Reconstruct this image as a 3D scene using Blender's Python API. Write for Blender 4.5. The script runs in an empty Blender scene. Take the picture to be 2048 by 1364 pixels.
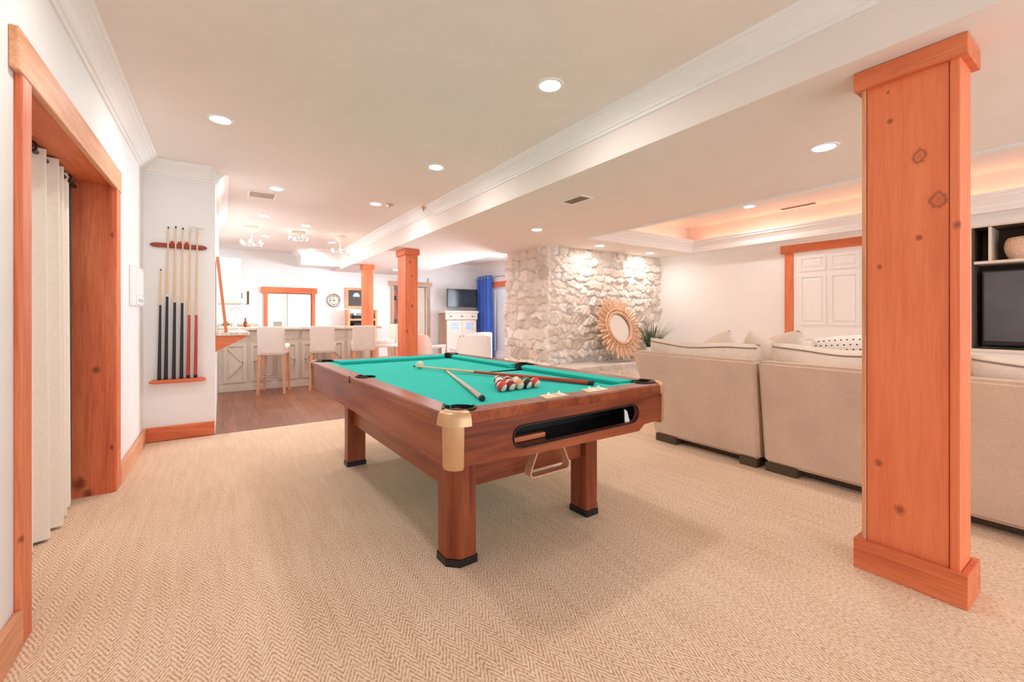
import bpy, bmesh, math, random
import numpy as np
from mathutils import Vector, Matrix
random.seed(7); rng = np.random.default_rng(11)
PI = math.pi; R = math.radians
C = bpy.context.scene.collection

# ------------------------------------------------------------------ materials
class N:
    def __init__(s, name):
        s.m = bpy.data.materials.new(name); s.m.use_nodes = True
        s.t = s.m.node_tree; s.b = s.t.nodes['Principled BSDF']
        s.co = None
    def n(s, typ, **kw):
        nd = s.t.nodes.new(typ)
        for k, v in kw.items():
            if k.startswith('i_'): nd.inputs[k[2:].replace('_', ' ')].default_value = v
            else: setattr(nd, k, v)
        return nd
    def l(s, a, b): s.t.links.new(a, b)
    def coord(s, scale=(1, 1, 1), rot=(0, 0, 0), loc=(0, 0, 0)):
        if s.co is None: s.co = s.n('ShaderNodeTexCoord')
        mp = s.n('ShaderNodeMapping'); mp.inputs['Scale'].default_value = scale
        mp.inputs['Rotation'].default_value = rot; mp.inputs['Location'].default_value = loc
        s.l(s.co.outputs['Object'], mp.inputs['Vector']); return mp.outputs['Vector']
    def noise(s, vec, scale, detail=3, rough=.5, dist=0):
        nd = s.n('ShaderNodeTexNoise'); s.l(vec, nd.inputs['Vector'])
        nd.inputs['Scale'].default_value = scale; nd.inputs['Detail'].default_value = detail
        nd.inputs['Roughness'].default_value = rough; nd.inputs['Distortion'].default_value = dist
        return nd.outputs['Fac']
    def ramp(s, fac, stops):
        nd = s.n('ShaderNodeValToRGB'); s.l(fac, nd.inputs['Fac']); e = nd.color_ramp.elements
        while len(e) < len(stops): e.new(.5)
        for el, (p, c) in zip(e, stops):
            el.position = p; el.color = (*c, 1) if len(c) == 3 else c
        return nd.outputs['Color']
    def math(s, op, a, b=None, c=None, clamp=False):
        nd = s.n('ShaderNodeMath'); nd.operation = op; nd.use_clamp = clamp
        for i, v in enumerate((a, b, c)):
            if v is None: continue
            if isinstance(v, (int, float)): nd.inputs[i].default_value = v
            else: s.l(v, nd.inputs[i])
        return nd.outputs[0]
    def mix(s, fac, a, b, blend='MIX'):
        nd = s.n('ShaderNodeMix'); nd.data_type = 'RGBA'; nd.blend_type = blend
        if isinstance(fac, (int, float)): nd.inputs[0].default_value = fac
        else: s.l(fac, nd.inputs[0])
        for i, v in ((6, a), (7, b)):
            if isinstance(v, tuple): nd.inputs[i].default_value = (*v[:3], 1)
            else: s.l(v, nd.inputs[i])
        return nd.outputs[2]
    def col(s, c):
        if isinstance(c, tuple): s.b.inputs['Base Color'].default_value = (*c[:3], 1)
        else: s.l(c, s.b.inputs['Base Color'])
    def bump(s, h, strength=.3, dist=.01):
        nd = s.n('ShaderNodeBump'); nd.inputs['Strength'].default_value = strength
        nd.inputs['Distance'].default_value = dist; s.l(h, nd.inputs['Height'])
        s.l(nd.outputs[0], s.b.inputs['Normal'])
    def set(s, **kw):
        for k, v in kw.items(): s.b.inputs[k.replace('_', ' ')].default_value = v
        return s.m

def plain(name, c, rough=.6, metal=0, var=.06, scale=18, bump=0, spec=None):
    k = N(name); v = k.coord()
    f = k.noise(v, scale, 3)
    lo = tuple(x * (1 - var) for x in c); hi = tuple(min(1, x * (1 + var)) for x in c)
    k.col(k.ramp(f, [(.3, lo), (.7, hi)]))
    if bump: k.bump(f, bump, .005)
    k.set(Roughness=rough, Metallic=metal)
    if spec is not None: k.b.inputs['Specular IOR Level'].default_value = spec
    return k.m

def wood(name, light, mid, dark, axis='z', rough=.5, knots=True, knot_list=(), grain=1.0, kscale=2.2, fine_amt=1.1, bmp=.12):
    k = N(name)
    sc = {'x': (.06, 1, 1), 'y': (1, .06, 1), 'z': (1, 1, .06)}[axis]
    v = k.coord(sc)
    f = k.noise(v, 24 * grain, 5, .6, .8)
    f2 = k.noise(k.coord(tuple(min(1, a * 5) for a in sc)), 3.5, 2, .5, .3)
    fac = k.math('ADD', k.math('MULTIPLY', f, .62), k.math('MULTIPLY', f2, .42))
    c = k.ramp(fac, [(.34, dark), (.50, mid), (.68, light)])
    fine = k.noise(v, 130, 2, .5)
    c = k.mix(k.math('MULTIPLY', k.math('SUBTRACT', .55, fine, clamp=True), fine_amt, clamp=True), c, tuple(x * .6 for x in dark))
    kd = tuple(x * .42 for x in dark)
    if knots:
        vv = k.coord({'x': (.55, 1, 1), 'y': (1, .55, 1), 'z': (1, 1, .55)}[axis], loc=(.13, .31, .07))
        vo = k.n('ShaderNodeTexVoronoi'); k.l(vv, vo.inputs['Vector']); vo.inputs['Scale'].default_value = kscale
        vo.inputs['Randomness'].default_value = 1
        sep = k.n('ShaderNodeSeparateColor'); k.l(vo.outputs['Color'], sep.inputs[0])
        thr = k.math('MULTIPLY', sep.outputs[0], .085)
        m = k.math('MULTIPLY', k.math('SUBTRACT', thr, vo.outputs['Distance']), 45, clamp=True)
        c = k.mix(m, c, kd)
    for (px, py, pz, r, ring) in knot_list:
        tc = k.co.outputs['Object']
        sub = k.n('ShaderNodeVectorMath'); sub.operation = 'SUBTRACT'; k.l(tc, sub.inputs[0]); sub.inputs[1].default_value = (px, py, pz)
        mul = k.n('ShaderNodeVectorMath'); mul.operation = 'MULTIPLY'; k.l(sub.outputs[0], mul.inputs[0]); mul.inputs[1].default_value = (1, 1, .8)
        ln = k.n('ShaderNodeVectorMath'); ln.operation = 'LENGTH'; k.l(mul.outputs[0], ln.inputs[0])
        d = k.math('ADD', ln.outputs['Value'], k.math('MULTIPLY', k.math('SUBTRACT', k.noise(tc, 45, 3), .5), r * .9))
        if ring:
            m = k.math('MAXIMUM', k.math('SUBTRACT', 1, k.math('MULTIPLY', k.math('ABSOLUTE', k.math('SUBTRACT', d, r * .8)), 2.8 / r), clamp=True), k.math('MULTIPLY', k.math('SUBTRACT', r * 1.5, d), .35 / r, clamp=True))
        else:
            m = k.math('MULTIPLY', k.math('SUBTRACT', r, d), 1.5 / r, clamp=True)
        c = k.mix(k.math('MULTIPLY', m, .85), c, kd)
    k.col(c); k.bump(f, bmp, .003); k.set(Roughness=rough)
    k.b.inputs['Specular IOR Level'].default_value = .35
    return k.m

M = {}
ORL, ORM, ORD = (.82, .28, .125), (.74, .195, .08), (.56, .11, .04)
for ax in 'xyz':
    M['cedar_' + ax] = wood('cedar_' + ax, ORL, ORM, ORD, ax, .48)
PALE = ((.86, .50, .31), (.78, .38, .21), (.60, .24, .115))
for ax in 'xyz':
    M['pine_' + ax] = wood('pine_' + ax, *PALE, ax, .5)
M['near_post'] = wood('cedar_post_boards', (.87, .265, .115), (.83, .225, .095), (.74, .175, .072), 'z', .5, True,
    [(-.082, -.035, 1.831, .024, True), (-.082, -.093, 1.632, .027, True), (-.082, .06, 2.013, .013, False), (-.082, -.035, 1.486, .014, False),
     (-.082, .097, 1.376, .012, False), (-.082, .10, .497, .019, False), (-.082, .027, .311, .024, False), (-.082, .067, 2.143, .008, False), (-.088, -.150, 1.519, .018, False)], kscale=1.2, fine_amt=.6)
for ax in 'xyz':
    M['mahog_' + ax] = wood('mahogany_' + ax, (.40, .118, .048), (.27, .062, .025), (.12, .023, .010), ax, .30, False, grain=.7, bmp=.02)
M['grey_wood_z'] = wood('weathered_wood_z', (.62, .47, .36), (.50, .36, .27), (.36, .24, .17), 'z', .6, True)
M['grey_wood_x'] = wood('weathered_wood_x', (.66, .47, .34), (.55, .37, .26), (.40, .25, .17), 'x', .6, True)
M['beech'] = wood('beech_legs', (.83, .47, .28), (.74, .37, .20), (.6, .27, .13), 'z', .45, False)
M['maple'] = wood('maple_cue_shaft', (.88, .66, .45), (.82, .57, .36), (.7, .45, .27), 'y', .35, False)
M['redwood'] = wood('red_cue_butt', (.62, .10, .05), (.52, .07, .035), (.36, .035, .02), 'y', .25, False)
M['tanwood'] = wood('tan_rack_wood', (.82, .50, .32), (.72, .39, .23), (.58, .28, .15), 'x', .4, False)

JK = [(-.077, .80, .808, .024, False), (0, .80, .295, .018, False), (-.156, .80, .09, .045, False), (-.117, .80, .02, .03, False), (.006, .80, 1.688, .02, False)]
M['jamb'] = wood('cedar_jamb_board', (.80, .27, .12), (.70, .17, .068), (.48, .085, .03), 'z', .45, False, JK)
M['casing'] = wood('cedar_casing_board', ORL, ORM, ORD, 'z', .45, False, [(.022, -.827, 1.028, .018, False), (.022, -.80, .376, .016, False), (.022, -.818, 1.197, .012, False)])
M['mid_post'] = wood('cedar_middle_post', ORL, ORM, ORD, 'z', .48, False, [(-.034, -.193, 2.051, .026, False), (.001, -.193, 1.824, .020, False), (.009, -.193, 1.331, .026, False), (-.078, -.193, .913, .026, False)])
def plaster(name, c, amt=.35):
    k = N(name); v = k.coord()
    a = k.noise(v, 2.2, 4, .55, .6); b = k.noise(v, 9, 3, .5)
    vo = k.n('ShaderNodeTexVoronoi'); vo.feature = 'SMOOTH_F1'; k.l(k.coord((1, 1, 1.4)), vo.inputs['Vector']); vo.inputs['Scale'].default_value = 2.6
    h = k.math('ADD', k.math('MULTIPLY', a, .6), k.math('ADD', k.math('MULTIPLY', b, .15), k.math('MULTIPLY', vo.outputs['Distance'], .35)))
    k.col(k.ramp(a, [(.3, tuple(x * .975 for x in c)), (.7, c)])); k.bump(h, amt, .02); k.set(Roughness=.7); return k.m
M['plaster'] = plaster('white_trowelled_plaster', (.885, .885, .885))
M['plaster_warm'] = plaster('warm_white_plaster', (.89, .86, .83), .6)
M['ceil'] = plain('ceiling_paint', (.85, .785, .735), .85, var=.015, scale=4)
M['trim'] = plain('white_trim_paint', (.90, .89, .875), .4, var=.01)
M['white_gloss'] = plain('white_appliance', (.93, .93, .92), .25, var=.005)
M['door_white'] = plain('door_paint', (.92, .895, .865), .4, var=.01)
M['cabinet'] = plain('cabinet_cream', (.80, .715, .615), .4, var=.015)
M['black'] = plain('black_plastic', (.012, .011, .011), .35, var=.2)
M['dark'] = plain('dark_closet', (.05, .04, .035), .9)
M['darkbrown'] = plain('dark_brown_niche', (.085, .055, .03), .7, var=.15)
M['leather'] = plain('black_leather', (.015, .012, .011), .42, var=.2, bump=.1)
M['felt'] = plain('green_felt', (.05, .60, .52), .95, var=.04, scale=220, bump=.04, spec=.1)
M['brass'] = plain('brushed_gold', (.66, .42, .235), .36, .6, var=.05)
M['gold_plate'] = plain('brass_plate', (.86, .62, .36), .3, .5, var=.05)
M['cream_plastic'] = plain('cream_counter', (.95, .90, .78), .35, var=.01)
M['chrome'] = plain('brushed_chrome', (.75, .75, .74), .18, 1, var=.03)
M['slip'] = plain('cotton_slipcover', (.84, .75, .68), .9, var=.03, scale=9, bump=.1)
M['white_fabric'] = plain('white_chair_fabric', (.88, .86, .84), .8, var=.02)
M['curtain'] = plain('cream_linen', (.88, .81, .72), .9, var=.03, scale=60)
M['blue'] = plain('blue_curtain_cloth', (.06, .16, .60), .8, var=.15, scale=12)
M['bluepale'] = plain('pale_blue_shutter', (.50, .68, .88), .5, var=.03)
M['screen'] = plain('dark_tv_glass', (.02, .028, .04), .12, var=.3, scale=3, spec=.25)
M['cream_paint'] = plain('distressed_cream_paint', (.84, .76, .66), .55, var=.06, scale=14)
M['greyglass'] = plain('grey_tv_glass', (.10, .105, .115), .3, var=.15, scale=3)
M['slate'] = plain('slate_slab', (.62, .57, .51), .55, var=.2, scale=9, bump=.3)
M['slateboard'] = plain('chalkboard', (.085, .075, .07), .6, var=.1)
M['leaf'] = plain('grass_leaf', (.085, .13, .06), .5, var=.35, scale=14)
M['herb'] = plain('herb_leaf', (.25, .42, .14), .6, var=.3)
M['wicker'] = plain('wicker', (.78, .56, .40), .7, var=.2, scale=60, bump=.4)
M['gold_ray'] = wood('gilded_wood', (.88, .64, .46), (.74, .45, .28), (.48, .24, .13), 'z', .45, False)
M['mirror'] = plain('mirror_glass', (.92, .91, .89), .03, 1, var=.005)
M['alu'] = plain('vent_metal', (.62, .50, .40), .5, .3)
M['vent_dark'] = plain('vent_shadow', (.46, .37, .30), .7)
M['paper'] = plain('white_paper', (.90, .88, .86), .8, var=.02)
M['clockface'] = plain('clock_face_cream', (.84, .76, .64), .6)
M['clockrim'] = plain('clock_rim_grey', (.45, .42, .38), .35, .4)
M['red'] = plain('red_chalk', (.55, .03, .02), .6)
M['rack_red'] = wood('red_mahogany_x', (.42, .09, .045), (.30, .05, .025), (.16, .02, .012), 'x', .3, False)
M['grip'] = wood('striped_grip', (.80, .64, .58), (.66, .46, .40), (.36, .2, .17), 'y', .4, False, grain=2)
M['orange_fruit'] = plain('orange_fruit', (.85, .30, .06), .5)
M['amber'] = plain('amber_bottle', (.25, .06, .015), .15)
M['cane'] = plain('ivory_ball', (.80, .70, .60), .3, var=.02)

def fabric(name, c, scale=260):
    k = N(name); v = k.coord()
    a = k.noise(k.coord((1, 1, .12)), scale, 2); b = k.noise(k.coord((.12, .12, 1)), scale, 2)
    f = k.math('MULTIPLY', k.math('ADD', a, b), .5); big = k.noise(v, 3, 3, .5)
    g = k.math('ADD', k.math('MULTIPLY', f, .6), k.math('MULTIPLY', big, .4))
    k.col(k.ramp(g, [(.35, tuple(x * .82 for x in c)), (.65, tuple(min(1, x * 1.08) for x in c))]))
    k.bump(f, .12, .002); k.set(Roughness=.95); k.b.inputs['Specular IOR Level'].default_value = .15; return k.m
M['linen'] = fabric('sofa_linen', (.70, .54, .42))
M['linen_light'] = fabric('cushion_linen', (.78, .66, .55))
M['pillow_white'] = fabric('white_pillow_cotton', (.88, .83, .77))
M['pillow_beige'] = fabric('beige_pillow_cotton', (.82, .70, .60))
M['piping'] = plain('dark_piping', (.28, .22, .18), .8)

def carpet():
    k = N('herringbone_sisal'); tc = k.coord(); sp = k.n('ShaderNodeSeparateXYZ'); k.l(tc, sp.inputs[0])
    x, y = sp.outputs[0], sp.outputs[1]
    wob = k.math('MULTIPLY', k.math('SUBTRACT', k.noise(tc, 30, 2), .5), .011)
    x = k.math('ADD', x, wob)
    tri = k.math('PINGPONG', x, .036)
    ph = k.math('ADD', y, k.math('MULTIPLY', tri, 2.0))
    s = k.math('SINE', k.math('MULTIPLY', ph, 2 * PI / .026))
    yarn = k.math('SINE', k.math('MULTIPLY', k.math('SUBTRACT', y, k.math('MULTIPLY', tri, .5)), 2 * PI / .0075))
    n1 = k.noise(k.coord((1, .5, 1)), 150, 3, .65); n2 = k.noise(tc, 1.3, 3); n3 = k.noise(k.coord((1, .08, 1)), 30, 3)
    f = k.math('ADD', k.math('MULTIPLY', s, .235), .5)
    f = k.math('ADD', f, k.math('MULTIPLY', yarn, .07))
    f = k.math('ADD', f, k.math('MULTIPLY', k.math('SUBTRACT', n1, .5), 1.7))
    f = k.math('ADD', f, k.math('MULTIPLY', k.math('SUBTRACT', n3, .5), .35))
    c = k.ramp(f, [(.12, (.40, .20, .10)), (.42, (.74, .51, .345)), (.62, (.89, .70, .53)), (.85, (.96, .84, .70))])
    c = k.mix(.28, c, k.ramp(n2, [(.35, (.74, .53, .35)), (.65, (.90, .71, .52))]))
    k.col(c); k.bump(f, .35, .004); k.set(Roughness=.95); k.b.inputs['Specular IOR Level'].default_value = .1
    return k.m
M['carpet'] = carpet()

def planks():
    k = N('hardwood_planks'); tc = k.coord(rot=(0, 0, PI / 2)); br = k.n('ShaderNodeTexBrick'); k.l(tc, br.inputs['Vector'])
    br.inputs['Scale'].default_value = 1; br.inputs['Brick Width'].default_value = 1.3; br.inputs['Row Height'].default_value = .125
    br.inputs['Mortar Size'].default_value = .004; br.inputs['Bias'].default_value = 0
    br.inputs['Color1'].default_value = (.19, .062, .032, 1); br.inputs['Color2'].default_value = (.30, .115, .062, 1); br.inputs['Mortar'].default_value = (.06, .02, .012, 1)
    g = k.noise(k.coord((1, .07, 1)), 30, 5, .6, .5)
    c = k.mix(.45, br.outputs['Color'], k.ramp(g, [(.3, (.13, .04, .022)), (.7, (.40, .17, .095))]))
    k.col(c); k.bump(g, .08, .003); k.set(Roughness=.33); return k.m
M['planks'] = planks()

def granite():
    k = N('granite'); v = k.coord(); a = k.noise(v, 45, 4, .7); b = k.noise(v, 9, 3)
    c = k.ramp(a, [(.3, (.18, .12, .09)), (.45, (.58, .44, .32)), (.6, (.80, .72, .62)), (.75, (.9, .86, .8))])
    k.col(k.mix(.3, c, k.ramp(b, [(.4, (.55, .42, .33)), (.6, (.88, .82, .75))]))); k.set(Roughness=.15); return k.m
M['granite'] = granite()

def stone_mat():
    k = N('limestone'); at = k.n('ShaderNodeAttribute'); at.attribute_name = 'stone'; v = k.coord()
    a = k.noise(v, 26, 5, .65); b = k.noise(v, 90, 3)
    c = k.mix(.35, at.outputs['Color'], k.ramp(a, [(.3, (.62, .52, .44)), (.52, (.84, .78, .72)), (.75, (.93, .90, .86))]))
    k.col(c); k.bump(k.math('ADD', a, k.math('MULTIPLY', b, .4)), .25, .018); k.set(Roughness=.9)
    k.b.inputs['Specular IOR Level'].default_value = .2; return k.m
M['stone'] = stone_mat()

def emit(name, c, s):
    k = N(name); k.col(c); k.b.inputs['Emission Color'].default_value = (*c, 1); k.b.inputs['Emission Strength'].default_value = s
    return k.m
LENS = 56
M['lens'] = emit('lamp_lens', (1, .945, .91), LENS)
M['lens_spot'] = emit('stone_lamp_lens', (1, .94, .90), LENS * 1.25)
M['lens_day'] = emit('dining_lamp_lens', (1, .97, .97), LENS * 1.7)
M['lens_cool'] = emit('kitchen_lamp_lens', (1, .965, .94), LENS * 1.5)
M['cove'] = emit('cove_strip', (1, .43, .26), 2.3)
M['bulb'] = emit('chandelier_bulb', (1, .95, .9), 8)
k = N('clear_glass'); k.col((1, 1, 1)); k.set(Roughness=.02)
tr = k.n('ShaderNodeBsdfTransparent'); fz = k.n('ShaderNodeFresnel'); fz.inputs['IOR'].default_value = 1.45; mx = k.n('ShaderNodeMixShader'); k.l(fz.outputs[0], mx.inputs[0]); k.l(tr.outputs[0], mx.inputs[1]); k.l(k.b.outputs[0], mx.inputs[2])
k.l(mx.outputs[0], k.t.nodes['Material Output'].inputs['Surface']); M['glass'] = k.m
k = N('crystal'); k.col((.95, .96, .97)); k.set(Roughness=.05); k.b.inputs['Transmission Weight'].default_value = .5; M['crystal'] = k.m

# ------------------------------------------------------------------ mesh helpers
class MB:
    def __init__(s): s.bm = bmesh.new()
    def _app(s, fn):
        n = len(s.bm.verts); fn(); s.bm.verts.ensure_lookup_table(); return s.bm.verts[n:]
    def box(s, x0, x1, y0, y1, z0, z1, bev=0, taper=None):
        vs = [s.bm.verts.new((x, y, z)) for z in (z0, z1) for x, y in ((x0, y0), (x1, y0), (x1, y1), (x0, y1))]
        fs = [(3, 2, 1, 0), (4, 5, 6, 7), (0, 1, 5, 4), (1, 2, 6, 5), (2, 3, 7, 6), (3, 0, 4, 7)]
        faces = [s.bm.faces.new([vs[i] for i in f]) for f in fs]
        if taper:
            cx, cy = (x0 + x1) / 2, (y0 + y1) / 2
            for v in vs[:4]: v.co.x = cx + (v.co.x - cx) * taper; v.co.y = cy + (v.co.y - cy) * taper
        if bev:
            es = list({e for f in faces for e in f.edges})
            bmesh.ops.bevel(s.bm, geom=es, offset=bev, segments=2, affect='EDGES', profile=.5)
        return s
    def hexa(s, lo, hi):
        vs = [s.bm.verts.new(p) for p in list(lo) + list(hi)]
        for f in ((3, 2, 1, 0), (4, 5, 6, 7), (0, 1, 5, 4), (1, 2, 6, 5), (2, 3, 7, 6), (3, 0, 4, 7)): s.bm.faces.new([vs[i] for i in f])
        return s
    def tube(s, pts, rad, seg=12, cap=True, closed=False):
        pts = [Vector(p) for p in pts]; n = len(pts)
        rads = rad if isinstance(rad, (list, tuple)) else [rad] * n
        rings = []; prev = None
        for i, p in enumerate(pts):
            if closed: t = pts[(i + 1) % n] - pts[i - 1]
            else: t = pts[min(i + 1, n - 1)] - pts[max(i - 1, 0)]
            t.normalize()
            up = prev if prev is not None else (Vector((0, 0, 1)) if abs(t.z) < .9 else Vector((1, 0, 0)))
            a = up - t * up.dot(t); a.normalize(); prev = a; b = t.cross(a)
            rings.append([s.bm.verts.new(p + (a * math.cos(2 * PI * j / seg) + b * math.sin(2 * PI * j / seg)) * rads[i]) for j in range(seg)])
        for i in range(n if closed else n - 1):
            r0, r1 = rings[i], rings[(i + 1) % n]
            for j in range(seg): s.bm.faces.new((r0[j], r0[(j + 1) % seg], r1[(j + 1) % seg], r1[j]))
        if cap and not closed:
            s.bm.faces.new(rings[0][::-1]); s.bm.faces.new(rings[-1])
        return s
    def lathe(s, prof, c=(0, 0, 0), seg=24, axis='z'):
        rings = []
        def pos(r, z, a):
            if axis == 'z': return (c[0] + r * math.cos(a), c[1] + r * math.sin(a), c[2] + z)
            if axis == 'y': return (c[0] + r * math.cos(a), c[1] + z, c[2] + r * math.sin(a))
            return (c[0] + z, c[1] + r * math.cos(a), c[2] + r * math.sin(a))
        for r, z in prof:
            if r < 1e-5: rings.append([s.bm.verts.new(pos(0, z, 0))])
            else: rings.append([s.bm.verts.new(pos(r, z, 2 * PI * j / seg)) for j in range(seg)])
        for a, b in zip(rings, rings[1:]):
            for j in range(seg):
                j2 = (j + 1) % seg
                if len(a) == 1 and len(b) == 1: continue
                if len(a) == 1: s.bm.faces.new((a[0], b[j], b[j2]))
                elif len(b) == 1: s.bm.faces.new((a[j], b[0], a[j2]))
                else: s.bm.faces.new((a[j], b[j], b[j2], a[j2]))
        return s
    def sphere(s, c, r, seg=20, ring=12, sz=1):
        return s.lathe([(r * math.sin(PI * i / ring), -r * sz * math.cos(PI * i / ring)) for i in range(ring + 1)], c, seg)
    def prism(s, pts, axis, a, b, holes=()):
        """polygon (2D pts, optional holes) extruded along axis from a to b"""
        def P(u, v, w): return {'x': (w, u, v), 'y': (u, w, v), 'z': (u, v, w)}[axis]
        loops = [list(pts)] + [list(h) for h in holes]
        tmp = bmesh.new(); es = []
        for lp in loops:
            vs = [tmp.verts.new((p[0], p[1], 0)) for p in lp]
            es += [tmp.edges.new((vs[i], vs[(i + 1) % len(vs)])) for i in range(len(vs))]
        bmesh.ops.triangle_fill(tmp, use_beauty=True, use_dissolve=False, edges=es)
        tmp.verts.index_update()
        tris = [[v.index for v in f.verts] for f in tmp.faces]; co = [(v.co.x, v.co.y) for v in tmp.verts]; tmp.free()
        va = [s.bm.verts.new(P(u, v, a)) for u, v in co]; vb = [s.bm.verts.new(P(u, v, b)) for u, v in co]
        for t in tris:
            s.bm.faces.new([va[i] for i in t]); s.bm.faces.new([vb[i] for i in t[::-1]])
        k = 0
        for lp in loops:
            n = len(lp)
            for i in range(n):
                i0, i1 = k + i, k + (i + 1) % n
                s.bm.faces.new((va[i0], va[i1], vb[i1], vb[i0]))
            k += n
        return s
    def sweep(s, prof, path, closed=False, up=(0, 0, 1)):
        """profile (offset out of wall, z) swept on horizontal path with mitred corners; out is the left of travel"""
        pts = [Vector(p) for p in path]; n = len(pts); rings = []
        for i, p in enumerate(pts):
            d0 = (pts[i] - pts[i - 1]).normalized() if (i > 0 or closed) else None
            d1 = (pts[(i + 1) % n] - pts[i]).normalized() if (i < n - 1 or closed) else None
            if d0 is None: d0 = d1
            if d1 is None: d1 = d0
            n0 = Vector((-d0.y, d0.x, 0)); n1 = Vector((-d1.y, d1.x, 0)); m = (n0 + n1).normalized(); sc = 1 / max(.3, m.dot(n0))
            rings.append([s.bm.verts.new(p + m * (o * sc) + Vector((0, 0, z))) for o, z in prof])
        k = len(prof)
        for i in range(n if closed else n - 1):
            a, b = rings[i], rings[(i + 1) % n]
            for j in range(k): s.bm.faces.new((a[j], a[(j + 1) % k], b[(j + 1) % k], b[j]))
        if not closed: s.bm.faces.new(rings[0][::-1]); s.bm.faces.new(rings[-1])
        return s
    def grid(s, fn, nu, nv, closeu=False):
        vs = [[s.bm.verts.new(fn(i / nu, j / nv)) for j in range(nv + 1)] for i in range(nu if closeu else nu + 1)]
        for i in range(nu):
            for j in range(nv):
                a, b = vs[i], vs[(i + 1) % len(vs)]
                s.bm.faces.new((a[j], b[j], b[j + 1], a[j + 1]))
        return s
    def rot(s, ang, axis='Z', c=(0, 0, 0)):
        m = Matrix.Translation(c) @ Matrix.Rotation(ang, 4, axis) @ Matrix.Translation(-Vector(c))
        bmesh.ops.transform(s.bm, matrix=m, verts=s.bm.verts); return s
    def move(s, v):
        bmesh.ops.translate(s.bm, vec=Vector(v), verts=s.bm.verts); return s
    def build(s, name, mat, parent=None, smooth=None, world=True, mats=None, origin=None):
        bmesh.ops.recalc_face_normals(s.bm, faces=s.bm.faces)
        off = Vector((0, 0, 0))
        if parent is not None and world and not anyrot(parent): off = wloc(parent)
        elif parent is None and origin is not None: off = Vector(origin)
        if off.length: bmesh.ops.translate(s.bm, vec=-off, verts=s.bm.verts)
        me = bpy.data.meshes.new(name); s.bm.to_mesh(me); s.bm.free()
        for mm in (mats or [mat]): me.materials.append(M[mm] if isinstance(mm, str) else mm)
        if smooth is not None:
            me.polygons.foreach_set('use_smooth', [True] * len(me.polygons))
            me.set_sharp_from_angle(angle=R(smooth))
        o = bpy.data.objects.new(name, me); C.objects.link(o)
        if parent is not None: o.parent = parent
        elif origin is not None: o.location = origin
        return o
def anyrot(o):
    while o is not None:
        if o.get('_rot'): return True
        o = o.parent
    return False
def wloc(o):
    v = Vector(o.location)
    while o.parent: o = o.parent; v += Vector(o.location)
    return v
def tag(o, label, cat, group=None, kind=None):
    o['label'] = label; o['category'] = cat
    if group: o['group'] = group
    if kind: o['kind'] = kind
    return o
def thing(name, label, cat, loc=(0, 0, 0), rz=0, group=None, kind=None, local=False):
    o = bpy.data.objects.new(name, None); C.objects.link(o); o.empty_display_size = .1
    o.location = loc; o.rotation_euler = (0, 0, rz)
    if rz or local: o['_rot'] = 1
    return tag(o, label, cat, group, kind)
def struct(o): o['kind'] = 'structure'; return o
def dup(root, loc, rz, label=None, group=None):
    r = root.copy(); C.objects.link(r); r.location = loc; r.rotation_euler = (0, 0, rz)
    if label: r['label'] = label
    if group: r['group'] = group
    for ch in list(root.children):
        c = ch.copy(); C.objects.link(c); c.parent = r
        for g in ch.children:
            d = g.copy(); C.objects.link(d); d.parent = c
    return r
def cushion_fn(w, h, t, pinch=.07, sag=0):
    def top(sgn):
        def f(u, v):
            a, b = u * 2 - 1, v * 2 - 1
            x = a * w / 2 * (1 - pinch * b * b); z = b * h / 2 * (1 - pinch * a * a)
            e = max(0, 1 - abs(a) ** 2.6) ** .55 * max(0, 1 - abs(b) ** 2.6) ** .55
            return (x, sgn * t / 2 * e, z - sag * (1 - a * a) * (b + 1) / 2)
        return f
    return top
def cushion(mb, w, h, t, pinch=.07, sag=0, n=18):
    f = cushion_fn(w, h, t, pinch, sag); mb.grid(f(1), n, n); mb.grid(f(-1), n, n)
    bmesh.ops.remove_doubles(mb.bm, verts=mb.bm.verts, dist=1e-4); return mb

# ------------------------------------------------------------------ constants (metres)
XL, YR, ZM, ZK, ZB = -.60, 5.14, 2.59, 2.64, 2.27      # left wall, cue wall, ceilings
XB, YE, YB, XW, XD = 2.29, 5.25, 11.2, 6.95, 6.35      # beam face, ceiling step, back wall, living right wall, dining right wall
YN = -3.2

# ------------------------------------------------------------------ room shell
b = MB(); b.box(-1.6, XB + .1, YN, 5.10, -.06, 0); b.box(XB + .1, 7.6, YN, 6.4, -.06, 0)
struct(b.build('floor', 'carpet'))
b = MB(); b.box(-.6, XB + .1, 5.10, YB + 1, -.06, 0); b.box(XB + .1, 7.0, 6.4, YB + 1, -.06, 0)
struct(b.build('floor_kitchen', 'planks'))
b = MB(); b.box(XL - .2, XL, YN, 2.27, 0, ZM); b.box(XL - .2, XL, 3.82, YR + .02, 0, ZM); b.box(XL - .2, XL, 2.27, 3.82, 2.03, ZM)
struct(b.build('wall_left', 'plaster'))
b = MB(); b.box(XL - .2, -.06, YR, YB, 0, ZM + .3); struct(b.build('wall_kitchen_left', 'plaster'))
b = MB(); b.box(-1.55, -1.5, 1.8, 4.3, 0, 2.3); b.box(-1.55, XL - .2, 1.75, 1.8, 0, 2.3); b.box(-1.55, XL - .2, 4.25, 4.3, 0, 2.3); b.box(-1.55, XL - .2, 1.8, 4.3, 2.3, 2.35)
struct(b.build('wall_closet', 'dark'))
b = MB()
b.box(-.06, .80, YB, YB + .15, 0, 3); b.box(.80, 1.80, YB, YB + .15, 1.71, 3); b.box(1.80, 3.76, YB, YB + .15, 0, 3)
b.box(3.76, 4.70, YB, YB + .15, 1.98, 3); b.box(4.70, XD + .2, YB, YB + .15, 0, 3)
struct(b.build('wall_back', 'plaster'))
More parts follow.
